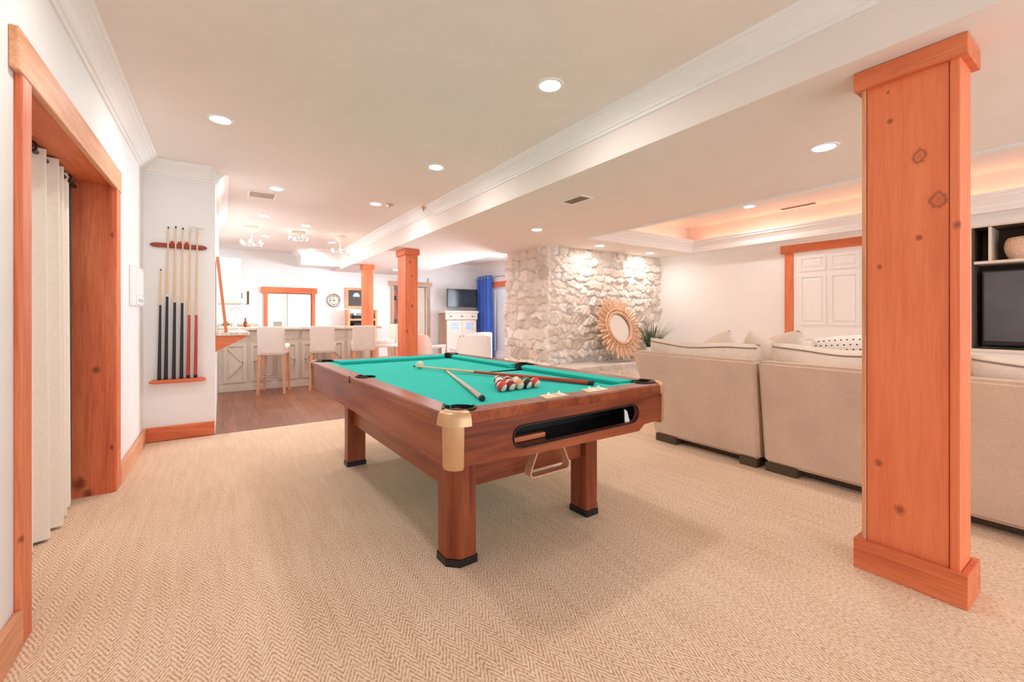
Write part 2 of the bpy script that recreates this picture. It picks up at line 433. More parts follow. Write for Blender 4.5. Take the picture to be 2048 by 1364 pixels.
b = MB(); b.box(.70, 1.9, YB + .95, YB + 1.0, 0, 2.2); b.box(.70, .78, YB + .15, YB + .95, 0, 2.2); b.box(1.82, 1.9, YB + .15, YB + .95, 0, 2.2); b.box(.7, 1.9, YB + .15, YB + 1, 2.2, 2.25)
b.box(3.6, 4.9, YB + .95, YB + 1.0, 0, 2.2); b.box(3.6, 3.7, YB + .15, YB + .95, 0, 2.2); b.box(4.8, 4.9, YB + .15, YB + .95, 0, 2.2); b.box(3.6, 4.9, YB + .15, YB + 1, 2.2, 2.25)
struct(b.build('wall_alcove', 'plaster'))
b = MB(); b.box(XD, XD + .15, 6.3, 7.2, 0, 3); b.box(XD, XD + .15, 8.8, 9.62, 0, 3); b.box(XD, XD + .15, 7.2, 8.8, 0, .8); b.box(XD, XD + .15, 7.2, 8.8, 2.1, 3); b.box(XD, XD + .15, 10.42, YB, 0, 3); b.box(XD, XD + .15, 9.62, 10.42, 2.0, 3); b.box(XD, XD + .15, 9.62, 10.42, 0, .1)
struct(b.build('wall_dining', 'plaster'))
b = MB(); b.box(XW, XW + .15, 1.12, 5.4, 0, 3.0); b.box(XW, XW + .15, YN, -1.6, 0, 3.0); b.box(XW, XW + .15, -1.6, 1.12, 2.155, 3.0); b.box(XW, XW + .15, -1.6, 1.12, 0, .80)
struct(b.build('wall_right', 'plaster_warm'))
# ceilings
b = MB(); b.box(XL - .2, XB + .05, YN, YE, ZM, ZM + .3); struct(b.build('ceiling', 'ceil'))
b = MB(); b.box(-.1, XB + .05, YE, YB + .1, ZK, ZK + .25); struct(b.build('ceiling_kitchen', 'ceil'))
TX0, TX1, TY0, TY1, ZT = 4.25, 6.70, -2.4, 4.41, 2.70
b = MB()
b.box(XB, TX0 - .17, YN, YB + .1, ZB, ZT + .05); b.box(TX0 - .17, XW + .1, TY1 + .17, 6.4, ZB, ZT + .05)
b.box(TX0 - .17, TX0, YN, TY1 + .17, ZB, 2.43); b.box(TX0, TX1, TY1, TY1 + .17, ZB, 2.43); b.box(TX1, XW + .1, YN, TY1 + .17, ZB, 2.43)
b.box(TX0 - .17, XW + .1, YN, TY0, ZB, 2.43)
b.box(TX0 - .17, XW + .1, YN, TY1 + .17, ZT, ZT + .05); b.box(XW - .08, XW + .1, YN, TY1 + .17, 2.43, ZT)
struct(b.build('ceiling_living', 'ceil'))
b = MB(); b.box(4.05, XD + .1, 6.4, YB + .1, 2.66, 2.72); struct(b.build('ceiling_dining', 'ceil'))
# bulkhead at the kitchen's far right
b = MB(); b.box(1.45, XB, 10.55, YB, 2.32, ZK); struct(b.build('wall_bulkhead', 'plaster'))

# crown mouldings -------------------------------------------------------------
def crown(h, d):
    return [(0, -h), (.012, -h), (.016, -h * .86), (.028, -h * .83), (.03, -h * .72), (d * .42, -h * .52), (d * .62, -h * .34), (d * .8, -h * .24), (d * .82, -h * .16), (d * .95, -h * .13), (d, -h * .02), (d, 0), (0, 0)]
n_trim = [0]
def trim(mb, mat='trim', smooth=None):
    n_trim[0] += 1; return struct(mb.build('trim_%d' % n_trim[0], mat, smooth=smooth))
trim(MB().sweep(crown(.125, .115), [(-.085, YR, ZM), (XL, YR, ZM), (XL, YN, ZM)]))
trim(MB().sweep(crown(.125, .115), [(XB, YN, ZM), (XB, YE - .04, ZM)]))
trim(MB().sweep(crown(.125, .115), [(XB, YE, ZK), (XB, 10.55, ZK), (1.45, 10.55, ZK), (1.45, YB, ZK)]))
trim(MB().sweep(crown(.16, .12), [(-.06, 8.0, ZK), (-.06, YE, ZK)]))
trim(MB().sweep(crown(.11, .10), [(XW, YN, ZB), (XW, 5.25, ZB)]))
trim(MB().sweep(crown(.14, .12), [(XD, 6.4, 2.66), (XD, YB, 2.66), (4.2, YB, 2.66)]))
lip = [(0, 0), (.0, .185), (-.05, .185), (-.05, .165), (.03, .165), (.03, 0)]
def traylip():
    pr = [(-.02, -.02), (.03, -.02), (.035, .015), (.02, .03), (.022, .06), (.07, .115), (.085, .12), (.085, .14), (.105, .15), (.105, .175), (-.02, .175)]
    return MB().sweep(pr, [(TX0, TY0, ZB), (TX1, TY0, ZB), (TX1, TY1, ZB), (TX0, TY1, ZB)], closed=True)
trim(traylip())
# baseboards
b = MB(); b.box(XL, XL + .025, 3.95, YR, 0, .13, .004); struct(b.build('baseboard_left', 'pine_y'))
b = MB(); b.box(XL, XL + .025, YN, 2.195, 0, .13, .004); struct(b.build('baseboard_left_front', 'pine_y'))
b = MB(); b.box(XL + .025, -.065, YR - .025, YR, 0, .13, .004); struct(b.build('baseboard_cue_wall', 'cedar_x'))
b = MB(); b.box(XW - .02, XW, 3.13, 5.2, 0, .12, .003); struct(b.build('baseboard_right', 'cedar_y'))
b = MB(); b.box(4.72, XD, YB - .02, YB, 0, .12, .003); b.box(1.9, 3.7, YB - .02, YB, 0, .12, .003); struct(b.build('baseboard_back', 'cedar_x'))

# ------------------------------------------------------------------ left cased opening + curtain
d = thing('door_1', 'orange cedar cased opening in the left wall with a cream curtain inside', 'doorway', (XL, 3.0, 0), kind='structure')
b = MB(); b.box(XL - .19, XL + .004, 3.80, 3.82, 0, 2.01); b.build('jamb', 'jamb', d)
b = MB(); b.box(XL - .19, XL + .004, 2.27, 2.288, 0, 2.01); b.build('jamb', 'cedar_z', d)
b = MB(); b.box(XL - .19, XL + .004, 2.27, 3.82, 2.01, 2.03); b.build('head_jamb', 'cedar_y', d)
b = MB(); b.box(XL, XL + .022, 3.812, 3.945, 0, 2.0, .004); b.build('casing', 'cedar_z', d)
b = MB(); b.box(XL, XL + .022, 2.196, 2.288, 0, 2.0, .005); b.build('casing', 'casing', d)
b = MB(); b.box(XL, XL + .026, 2.15, 3.955, 1.995, 2.143, .006); b.build('lintel', 'pine_y', d)
b = MB()
def cur(u, v):
    y = 2.34 + 1.30 * u; ph = u * 2 * PI * 8.5
    a = .028 + .022 * math.sin(u * 11); bot = 1 + .25 * (1 - v)
    return (-.775 + a * bot * math.sin(ph) + .012 * math.sin(ph * 2 + 1), y + .012 * math.cos(ph) + .04 * (1 - v) * u, .015 + 1.985 * v)
b.grid(cur, 170, 14)
ct = thing('curtain', 'cream linen curtain hanging in the cedar cased opening', 'curtain', (-.775, 3.0, 0))
b.build('drape', 'curtain', ct, smooth=80)
for i in range(4):
    mb = MB(); y = 2.72 + i * .29
    mb.tube([(-.775 + .03 * math.cos(a), y, 1.975 + .026 * math.sin(a)) for a in np.linspace(0, 2 * PI, 14, endpoint=False)], .006, 6, closed=True); mb.build('grommet', 'black', ct, smooth=60)
b = MB(); b.tube([(-.775, 2.30, 1.975), (-.775, 3.795, 1.975)], .012, 10)
tag(b.build('curtain_rod', 'black', smooth=60), 'black rod holding the cream curtain in the opening', 'curtain rod')

# ------------------------------------------------------------------ wooden posts
def post(x0, x1, y0, y1, label, near=False, mat='cedar_z'):
    cx, cy = (x0 + x1) / 2, (y0 + y1) / 2
    t = thing('wooden_post', label, 'post', (cx, cy, 0), group='square wooden posts under the beam')
    b = MB()
    if near:
        b.box(x0 + .006, x1 - .006, y0 + .0345, y1 - .018, .1, 2.2, .0015)
        b.build('shaft', mat, t)
        b = MB(); b.box(x0 + .02, x1 - .02, y0 + .01, y1 - .008, .1, 2.19); b.build('core', 'darkbrown', t)
        b = MB(); b.box(x0, x0 + .022, y1 - .016, y1, .1, 2.2, .003); b.build('corner_board', 'pine_z', t)
        b = MB(); b.box(x0 - .002, x1, y0, y0 + .032, .1, 2.2, .006); b.build('corner_board', mat, t)
        b = MB(); b.box(x1 - .02, x1 + .001, y1 - .016, y1, .1, 2.2, .003); b.build('corner_board', 'pine_z', t)
    else:
        b.box(x0, x1, y0, y1, .1, 2.2, .006); b.build('shaft', mat, t)
    o = .024
    b = MB(); b.box(x0 - o, x1 + o, y0 - o, y1 + o, 2.185 if near else 2.17, ZB - .002, .003)
    b.build('capital', 'cedar_y', t)
    b = MB()
    for (a0, a1, c0, c1) in ((x0 - o, x0 - .001, y0 - o, y1 + o), (x1 + .001, x1 + o, y0 - o, y1 + o), (x0, x1, y0 - o, y0 - .001), (x0, x1, y1 + .001, y1 + o)):
        b.box(a0, a1, c0, c1, 0, .135, .003)
    b.build('base', 'cedar_y', t)
post(2.437, 2.612, .422, .742, 'widest orange cedar post beside the grey sofas, nearest of the posts', True, 'near_post')
post(2.475, 2.685, 6.78, 7.165, 'orange cedar post between the bar stools and the white armchairs', False, 'mid_post')
post(2.48, 2.685, 9.31, 9.50, 'slender orange cedar post beside the chalkboard, farthest of the posts')

# ------------------------------------------------------------------ recessed lights
CAN = None
def can(x, y, z, label, cool=False, r=.075, lens=None):
    global CAN
    t = thing('ceiling_light', label, 'ceiling light', (x, y, z), group='round recessed ceiling lights')
    b = MB(); b.lathe([(r * .80, .03), (r * .80, .0), (r * .86, -.006), (r * 1.12, -.006), (r * 1.16, -.001), (r * 1.16, 0)], (x, y, z), 28)
    b.build('trim_ring', 'trim', t, smooth=40)
    b = MB(); b.lathe([(r * .80, -.001), (r * .5, -.004), (0, -.0055)], (x, y, z), 24)
    b.build('lens', lens or ('lens_cool' if cool else 'lens'), t, smooth=60)
ZQ = .0
can(1.687, 2.083, ZM, 'large round ceiling light above the near end of the pool table')
can(-.012, 2.083, ZM, 'round ceiling light nearest the lintel of the cedar opening')
can(-.012, 3.785, ZM, 'round ceiling light in front of the cue rack wall')
can(1.701, 3.833, ZM, 'round ceiling light above the far end of the pool table')
can(3.287, 1.202, ZB, 'round light in the low ceiling beside the large cedar post')
can(3.339, 4.387, ZB, 'round light in the low ceiling beside the stone wall corner')
can(4.905, 4.818, ZB, 'left one of two round lights washing the stone wall', lens='lens_spot')
can(6.206, 4.893, ZB, 'right one of two round lights washing the stone wall', lens='lens_spot')
can(3.391, 7.642, ZB, 'round light in the low ceiling over the white armchairs', lens='lens_day')
can(3.41, 10.0, ZB, 'round light in the low ceiling near the curtained back doorway', lens='lens_day')
can(6.12, 3.14, ZT, 'round light inside the recessed tray ceiling')
can(5.0, 1.0, ZT, 'added unseen round light inside the tray ceiling above the sofas')  # lamp added out of sight behind the large post to supply light
can(3.29, -1.3, ZB, 'added unseen round light in the low ceiling behind the viewer')  # lamp added behind the camera as fill
can(.52, 5.66, ZK, 'round kitchen ceiling light beside the air vent', True)
can(1.675, 5.70, ZK, 'round kitchen ceiling light by the small sprinkler', True)
can(.515, 7.30, ZK, 'round kitchen light above the first bar stool', True)
can(1.13, 7.68, ZK, 'round kitchen light between the two crystal pendants', True)
can(.66, 9.1, ZK, 'round kitchen light above the back counter', True)
can(1.82, 9.13, ZK, 'round kitchen light near the far end of the beam', True)
can(1.62, 10.3, ZK, 'round kitchen light in front of the white bulkhead', True)
# cove strips
for nm, (x0, x1, y0, y1) in (('long', (XW - .16, XW - .13, -2.2, 4.3)), ('short', (4.3, 6.6, 4.50, 4.53)), ('left', (4.12, 4.15, -2.2, 4.3))):
    b = MB(); b.box(x0, x1, y0, y1, 2.432, 2.445)
    tag(b.build('cove_light_strip', 'cove'), {'long': 'warm light strip in the tray ceiling along the door wall', 'short': 'warm light strip in the tray ceiling along the stone end', 'left': 'warm light strip in the tray ceiling along the beam side'}[nm], 'light strip', 'cove light strips in the tray ceiling')

def vent(x, y, z, w, l, label, mat='alu'):
    t = thing('ceiling_vent', label, 'air vent', (x, y, z), group='rectangular ceiling air vents')
    b = MB(); b.prism([(x - w/2, y - l/2), (x + w/2, y - l/2), (x + w/2, y + l/2), (x - w/2, y + l/2)], 'z', z - .008, z - .0005,
        [[(x - w/2 + .02, y - l/2 + .02), (x + w/2 - .02, y - l/2 + .02), (x + w/2 - .02, y + l/2 - .02), (x - w/2 + .02, y + l/2 - .02)]]); b.build('frame', 'trim', t)
    b = MB(); b.box(x - w/2 + .02, x + w/2 - .02, y - l/2 + .02, y + l/2 - .02, z - .003, z - .0005); b.build('backing', 'vent_dark', t)
    b = MB(); n = int((l if l < w else w) / .018)
    for i in range(1, n - 1):
        if w > l: yy = y - l/2 + .018 * i + .01; b.hexa([(x - w/2 + .02, yy, z - .007), (x + w/2 - .02, yy, z - .007), (x + w/2 - .02, yy + .003, z - .007), (x - w/2 + .02, yy + .003, z - .007)], [(x - w/2 + .02, yy + .008, z - .003), (x + w/2 - .02, yy + .008, z - .003), (x + w/2 - .02, yy + .011, z - .003), (x - w/2 + .02, yy + .011, z - .003)])
        else: xx = x - w/2 + .018 * i + .01; b.hexa([(xx, y - l/2 + .02, z - .007), (xx + .003, y - l/2 + .02, z - .007), (xx + .003, y + l/2 - .02, z - .007), (xx, y + l/2 - .02, z - .007)], [(xx + .008, y - l/2 + .02, z - .003), (xx + .011, y - l/2 + .02, z - .003), (xx + .011, y + l/2 - .02, z - .003), (xx + .008, y + l/2 - .02, z - .003)])
    b.build('louver', mat, t)
vent(.40, 6.05, ZK, .30, .30, 'square vent in the kitchen ceiling beside a round light')
vent(2.80, 3.06, ZB, .17, .30, 'grey vent in the low ceiling between beam and tray', 'alu')
vent(6.66, 2.75, ZT, .14, .48, 'long vent inside the recessed tray ceiling')
b = MB(); b.lathe([(0, -.035), (.02, -.034), (.03, -.02), (.055, -.012), (.06, 0)], (1.83, 5.62, ZK), 20)
tag(b.build('smoke_detector', 'alu', smooth=40), 'small round detector on the kitchen ceiling beside the beam', 'detector')
b = MB(); b.lathe([(0, -.07), (.012, -.065), (.014, -.035), (.035, -.03), (.035, -.022), (.012, -.02), (.012, 0)], (2.175, 5.30, 2.60), 14)
tag(b.build('sprinkler_head', 'brass', smooth=40), 'small brass sprinkler head on the crown moulding end', 'sprinkler')

# ------------------------------------------------------------------ pool table
PX, PY, PA, T = 1.329, 2.700, R(2.28), .786
def W(lx, ly, z): return Vector((PX + lx * math.cos(PA) - ly * math.sin(PA), PY + lx * math.sin(PA) + ly * math.cos(PA), z))
tb = thing('pool_table', 'large mahogany pool table with green felt and gold corners', 'pool table', (PX, PY, 0), PA)
HX, HY, RX, RY, BED = .685, 1.233, .592, 1.135, T - .036
corner_c = [(sx * (RX - .005), sy * (RY - .005), .068) for sx in (-1, 1) for sy in (-1, 1)]
side_c = [(sx * (RX + .012), .0, .060) for sx in (-1, 1)]
def ray_union(th):
    dx, dy = math.cos(th), math.sin(th)
    t = min(RX / abs(dx) if abs(dx) > 1e-9 else 1e9, RY / abs(dy) if abs(dy) > 1e-9 else 1e9); tmin = t
    for cx, cy, r in corner_c + side_c:
        bb = dx * cx + dy * cy; q = bb * bb - (cx * cx + cy * cy - r * r)
        if q > 0 and bb > 0:
            q = math.sqrt(q); t = max(t, bb + q); tmin = min(tmin, max(.1, bb - q))
    return t, tmin
angs = sorted(set([i * 2 * PI / 360 for i in range(360)] + [math.atan2(cy, cx) % (2 * PI) + k * .004 for cx, cy, r in corner_c + side_c for k in range(-40, 41)]))
inner = [(ray_union(a)[0] * math.cos(a), ray_union(a)[0] * math.sin(a)) for a in angs]
bedp = [(ray_union(a)[1] * math.cos(a), ray_union(a)[1] * math.sin(a)) for a in angs]
def rrect(hx, hy, r, n=6):
    p = []
    for cx, cy, a0 in ((hx - r, hy - r, 0), (-hx + r, hy - r, PI / 2), (-hx + r, -hy + r, PI), (hx - r, -hy + r, 1.5 * PI)):
        p += [(cx + r * math.cos(a0 + PI / 2 * i / n), cy + r * math.sin(a0 + PI / 2 * i / n)) for i in range(n + 1)]
    return p
def outer_t(th, hx, hy, r):
    dx, dy = abs(math.cos(th)), abs(math.sin(th))
    t = min(hx / dx if dx > 1e-9 else 1e9, hy / dy if dy > 1e-9 else 1e9)
    if t * dx > hx - r and t * dy > hy - r:
        cx, cy = hx - r, hy - r; bb = dx * cx + dy * cy; t = bb + math.sqrt(max(0, bb * bb - (cx * cx + cy * cy - r * r)))
    return t
b = MB(); loops = []
for hx, hy, z, inn in ((HX - .006, HY - .006, T, 0), (HX, HY, T - .007, 0), (HX - .006, HY - .006, T - .042, 0), (0, 0, T - .042, 1), (0, 0, T, 1)):
    lp = []
    for a_, (ix, iy) in zip(angs, inner):
        if inn: lp.append(b.bm.verts.new((ix, iy, z)))
        else: q_ = outer_t(a_, hx, hy, .075); lp.append(b.bm.verts.new((q_ * math.cos(a_), q_ * math.sin(a_), z)))
    loops.append(lp)
for l0, l1 in zip(loops, loops[1:] + loops[:1]):
    for i in range(len(angs)):
        j = (i + 1) % len(angs); b.bm.faces.new((l0[i], l0[j], l1[j], l1[i]))
b.build('rail_frame', 'mahog_y', tb)
b = MB(); c0 = b.bm.verts.new((0, 0, BED)); c1 = b.bm.verts.new((0, 0, BED - .03)); tv = [b.bm.verts.new((*p, BED)) for p in bedp]; bv = [b.bm.verts.new((*p, BED - .03)) for p in bedp]
for i in range(len(bedp)):
    j = (i + 1) % len(bedp); b.bm.faces.new((c0, tv[i], tv[j])); b.bm.faces.new((c1, bv[j], bv[i])); b.bm.faces.new((tv[i], bv[i], bv[j], tv[j]))
b.build('bed_cloth', 'felt', tb)
# cushions
def cush(p0, p1, nrm, cut0, cut1):
    p0, p1, nrm = Vector((*p0, 0)), Vector((*p1, 0)), Vector((*nrm, 0)); d = (p1 - p0).normalized()
    prof = [(-.004, T - .0005), (.034, T - .002), (.058, T - .006), (.064, T - .012), (.048, BED + .001), (-.004, BED + .001)]
    b = MB(); r = []
    for p, sg, c in ((p0, 1, cut0), (p1, -1, cut1)):
        r.append([b.bm.verts.new(p + nrm * o + d * (sg * c * max(0, o) / .064) + Vector((0, 0, z))) for o, z in prof])
    k = len(prof)
    for j in range(k): b.bm.faces.new((r[0][j], r[0][(j + 1) % k], r[1][(j + 1) % k], r[1][j]))
    b.bm.faces.new(r[0]); b.bm.faces.new(r[1][::-1]); b.build('cushion', 'felt', tb)
g, sg_ = .066, .062
cush((-RX + g, -RY), (RX - g, -RY), (0, 1), .05, .05)
cush((-RX + g, RY), (RX - g, RY), (0, -1), .05, .05)
for sx in (-1, 1):
    cush((sx * RX, -RY + g), (sx * RX, -sg_), (-sx, 0), .05, .018); cush((sx * RX, sg_), (sx * RX, RY - g), (-sx, 0), .018, .05)
# pockets
for cx, cy, r in corner_c + side_c:
    b = MB(); n = 26
    out = math.atan2(cy, cx) if abs(cy) > .1 else (0 if cx > 0 else PI)
    sw = R(118) if abs(cy) > .1 else R(84)
    pts = [(cx + (r - .003) * math.cos(out + a), cy + (r - .003) * math.sin(out + a), T + .003) for a in np.linspace(-sw, sw, n)]
    b.tube(pts, .0055, 8)
    b.lathe([(r - .002, T + .001), (r - .004, .66), (0, .655)], (cx, cy, 0), 28)
    b.build('pocket', 'leather', tb, smooth=50)
# skirts
sl = []
for cx, a0 in ((.427 - .046, -PI / 2), (-.384 + .046, PI / 2)):
    sl += [(cx + .046 * math.cos(a0 + PI * i / 12), .650 + .046 * math.sin(a0 + PI * i / 12)) for i in range(13)]
b = MB(); b.prism([(-.625, .582), (-.3, .566), (.435, .551), (.482, .581), (.625, .583), (.628, T - .042), (-.628, T - .042)], 'y', -1.219, -1.197, [sl]); b.build('end_apron', 'mahog_x', tb)
b = MB(); b.prism([(-.625, .575), (.625, .575), (.628, T - .042), (-.628, T - .042)], 'y', 1.197, 1.219); b.build('end_apron', 'mahog_x', tb)
for sx in (-1, 1):
    b = MB(); b.hexa([(sx * .648, -1.172, .573), (sx * .664, -1.172, .573), (sx * .664, 1.172, .573), (sx * .648, 1.172, .573)], [(sx * .652, -1.172, T - .042), (sx * .673, -1.172, T - .042), (sx * .673, 1.172, T - .042), (sx * .652, 1.172, T - .042)])
    b.build('side_apron', 'mahog_y', tb)
# ball return slot
def slot_pts(gr=0, y=0):
    return [(p[0], y, p[1]) for p in sl]
b = MB(); b.tube(slot_pts(y=-1.2215), .0042, 6, closed=True); b.build('slot_rim', 'black', tb, smooth=60)
b = MB(); b.prism([(-.42, .60), (.46, .60), (.46, .70), (-.42, .70)], 'y', -1.02, -1.015)
b.box(-.42, .46, -1.197, -1.015, .596, .602); b.box(-.42, .46, -1.197, -1.015, .698, .704); b.box(-.424, -.42, -1.197, -1.015, .6, .7); b.box(.46, .464, -1.197, -1.015, .6, .7)
b.build('ball_tray', 'black', tb)
b = MB(); b.box(-.335, -.15, -1.15, -1.125, .603, .625, .003); b.build('tray_block', 'cedar_x', tb)
# gold corners
for sx in (-1, 1):
    for sy in (-1, 1):
        b = MB(); r = .052; cx, cy = sx * (.676 - r), sy * (1.222 - r)
        a0 = math.atan2(sy, sx)
        arc = [a0 + R(a) for a in np.linspace(-48, 48, 9)]
        def ring(rad, z): return [b.bm.verts.new((cx + rad * math.cos(a), cy + rad * math.sin(a), z)) for a in arc] + [b.bm.verts.new((cx, cy, z))]
        def loft(rs):
            for q0, q1 in zip(rs, rs[1:]):
                k = len(q0)
                for j in range(k): b.bm.faces.new((q0[j], q0[(j + 1) % k], q1[(j + 1) % k], q1[j]))
            b.bm.faces.new(rs[0][::-1]); b.bm.faces.new(rs[-1])
        loft([ring(r - .002, .568), ring(r + .004, .58), ring(r + .007, T - .046)])
        b.build('corner_panel', 'brass', tb, smooth=40)
        b = MB(); r = .084; cx, cy = sx * (.689 - r), sy * (1.237 - r)
        arc = [a0 + R(a) for a in np.linspace(-52, 52, 11)]
        loft([ring(r + .005, T - .05), ring(r + .003, T - .03), ring(r - .002, T - .006), ring(r - .014, T + .004), ring(r * .62, T + .007), ring(r * .3, T + .0015)])
        b.build('corner_cap', 'brass', tb, smooth=40)
# legs and stretchers
for lx, ly in ((-.44, -.845), (.436, -.84), (-.436, .82), (.44, .82)):
    def lgp(h, ch):
        p = []
        for ax, ay in ((-1, -1), (1, -1), (1, 1), (-1, 1)):
            cx, cy = lx + ax * h, ly + ay * h; c = ch if (ax * lx > 0 and ay * ly > 0) else .006
            q = [(cx, cy - ay * c), (cx - ax * c, cy)]
            p += q if ax * ay > 0 else q[::-1]
        return p
    b = MB(); b.prism(lgp(.068, .05), 'z', .035, .70); lg = b.build('leg', 'mahog_z', tb)
    b = MB(); b.prism(lgp(.073, .05), 'z', 0, .034); b.build('foot', 'black', lg)
for sx in (-1, 1):
    b = MB(); b.box(sx * .44 - .018, sx * .44 + .018, -.776, .751, .32, .52); b.build('stretcher', 'mahog_y', tb)
for sy in (-.845, .82):
    b = MB(); b.box(-.371, .367, sy - .018, sy + .018, .335, .52); b.build('stretcher', 'mahog_x', tb)
for sx in (-1, 1):
    b = MB(); b.box(sx * .640 - .047, sx * .640 + .047, .062, .064, T - .04, T + .0008); b.build('rail_seam', 'black', tb)
# score counters
for x0, lab in ((-.165, 'l'), (.105, 'r')):
    b = MB(); b.hexa([(x0 - .018, -1.196, T), (x0 + .122, -1.196, T), (x0 + .136, -1.118, T), (x0 + .004, -1.118, T)], [(x0 - .018, -1.196, T + .003), (x0 + .122, -1.196, T + .003), (x0 + .136, -1.118, T + .003), (x0 + .004, -1.118, T + .003)])
    sc_ = b.build('score_counter', 'gold_plate', tb)
    for i in range(2):
        q = x0 + i * .065
        b = MB(); b.box(q + .018, q + .048, -1.185, -1.15, T + .003, T + .005); b.build('number_window', 'cream_plastic', sc_)
        b = MB(); b.hexa([(q + .026, -1.15, T + .003), (q + .044, -1.15, T + .003), (q + .044, -1.138, T + .003), (q + .026, -1.138, T + .003)], [(q + .034, -1.15, T + .018), (q + .037, -1.15, T + .018), (q + .037, -1.146, T + .018), (q + .034, -1.146, T + .018)]); b.build('thumb_wheel', 'cream_plastic', sc_)
b = MB(); b.hexa([(.355, -1.20, .604), (.392, -1.20, .604), (.392, -1.195, .604), (.355, -1.195, .604)], [(.368, -1.186, .668), (.388, -1.186, .655), (.388, -1.181, .655), (.368, -1.181, .668)]); b.move((0, .006, 0)); b.rot(PA); b.move((PX, PY, 0))
tag(b.build('paper_card', 'paper'), 'torn white card lying in the ball return slot', 'card')
# triangle rack under the table
b = MB(); A, B_, D = (-.098, .332), (.208, .332), (.055, .665)
def rtri(off):
    cx, cz = .055, .415; out = []
    P3 = [Vector((p[0], p[1])) for p in (A, B_, D)]; rr = .028 + off
    for i in range(3):
        p, q0, q1 = P3[i], P3[i - 1], P3[(i + 1) % 3]; u, v = (q0 - p).normalized(), (q1 - p).normalized(); bis = (u + v).normalized(); half = math.acos(u.dot(v)) / 2
        c = p + bis * (.028 / math.sin(half)); tl = .028 / math.tan(half)
        e0, e1 = p + u * tl - c, p + v * tl - c; a0, a1 = math.atan2(e0.y, e0.x), math.atan2(e1.y, e1.x)
        da = (a1 - a0 + PI) % (2 * PI) - PI
        out += [(c.x + rr * math.cos(a0 + da * k / 6), c.y + rr * math.sin(a0 + da * k / 6)) for k in range(7)]
    return out
b.prism(rtri(.0), 'y', -.955, -.905, [rtri(-.008)])
rk = thing('ball_rack', 'tan wooden triangle rack hanging beneath the pool table end', 'ball rack', W(0, 0, 0), PA)
b.build('triangle_frame', 'tanwood', rk, smooth=40)
b = MB(); b.tube([(.055, -.93, .60), (.055, -.93, .712)], .005, 8); b.box(.03, .08, -.955, -.905, .710, .714); b.build('hook', 'black', rk)

# balls -----------------------------------------------------------------------
def ballmat(name, c, stripe, ivory=(.80, .69, .58)):
    k = N(name); tc = k.coord(); sp = k.n('ShaderNodeSeparateXYZ'); k.l(tc, sp.inputs[0]); z = sp.outputs[2]; r = .0286
    if stripe:
        m = k.math('LESS_THAN', k.math('ABSOLUTE', z), r * .52); col = k.mix(m, ivory, c)
    else: col = k.mix(0.0, c, c)
    rx = k.math('SQRT', k.math('ADD', k.math('POWER', sp.outputs[1], 2), k.math('POWER', z, 2)))
    spot = k.math('MULTIPLY', k.math('LESS_THAN', rx, r * .36), k.math('GREATER_THAN', sp.outputs[0], 0))
    col = k.mix(spot, col, ivory)
    k.col(col); k.set(Roughness=.18); return k.m
red, maroon, orange, blk, green_, purple, blue_, yellow, pink = (.75, .055, .05), (.22, .02, .02), (.82, .33, .17), (.015, .015, .018), (.02, .2, .08), (.12, .03, .16), (.03, .06, .35), (.85, .55, .08), (.80, .22, .22)
BR = .0286
def ball(p, c, stripe, label, rot=(0, 0, 0), spotnum=None):
    b = MB(); b.sphere((0, 0, 0), BR, 28, 18)
    nm = 'pool_ball'
    me_mat = ballmat('ball_' + label[:14].replace(' ', '_'), c, stripe)
    o = b.build(nm, me_mat, smooth=180); o.location = p; o.rotation_euler = rot
    tag(o, label, 'pool ball', 'racked pool balls'); return o
rows = [   # front row (5) to apex, left to right
    [(red, True, 'red striped ball at the left corner of the racked balls'), (maroon, True, 'maroon striped ball beside the red striped left corner ball'), (orange, True, 'orange striped ball in the middle of the front row of balls'), (blk, True, 'black striped ball right of the orange ball in the front row'), (red, True, 'red striped ball at the right corner of the racked balls')],
    [(maroon, False, 'maroon solid ball behind the red left corner ball of the rack'), (orange, False, 'orange solid ball in the second row behind the maroon striped ball'), (orange, True, 'orange striped ball in the second row behind the orange front ball'), (green_, False, 'green ball in the second row behind the black striped ball')],
    [(maroon, True, 'maroon striped ball on the left edge in the third row'), (blk, False, 'black ball in the centre of the racked balls'), (blk, True, 'dark striped ball on the right edge in the third row')],
    [(purple, True, 'purple striped ball on the left edge next to the apex ball'), (pink, False, 'pink red ball on the right edge next to the apex ball')],
    [(blk, True, 'black and ivory striped ball at the far apex of the rack')]]
x0, x1, y0 = -.119, .107, -.758
for j, row in enumerate(rows):
    for i, (c, st, lab) in enumerate(row):
        sp_ = .0574; lx = -.006 + (i - (len(row) - 1) / 2) * sp_; ly = y0 + j * sp_ * .866
        ball(W(lx, ly, BED + BR), c, st, lab, (R(-62 + 17 * ((i * 3 + j) % 3)), R(28 - 14 * ((i + 2 * j) % 3)), R(20 + 50 * ((i * 2 + j) % 4))) if not (j == 0) else (R(-50), R([38, 30, 45, 40, 42][i]), R([60, 40, 50, 55, 50][i])))
b = MB(); b.sphere((0, 0, 0), BR, 28, 18); o = b.build('cue_ball', 'cane', smooth=180); o.location = W(-.037, .472, BED + BR)
tag(o, 'ivory cue ball alone on the felt beside a cue tip', 'cue ball')

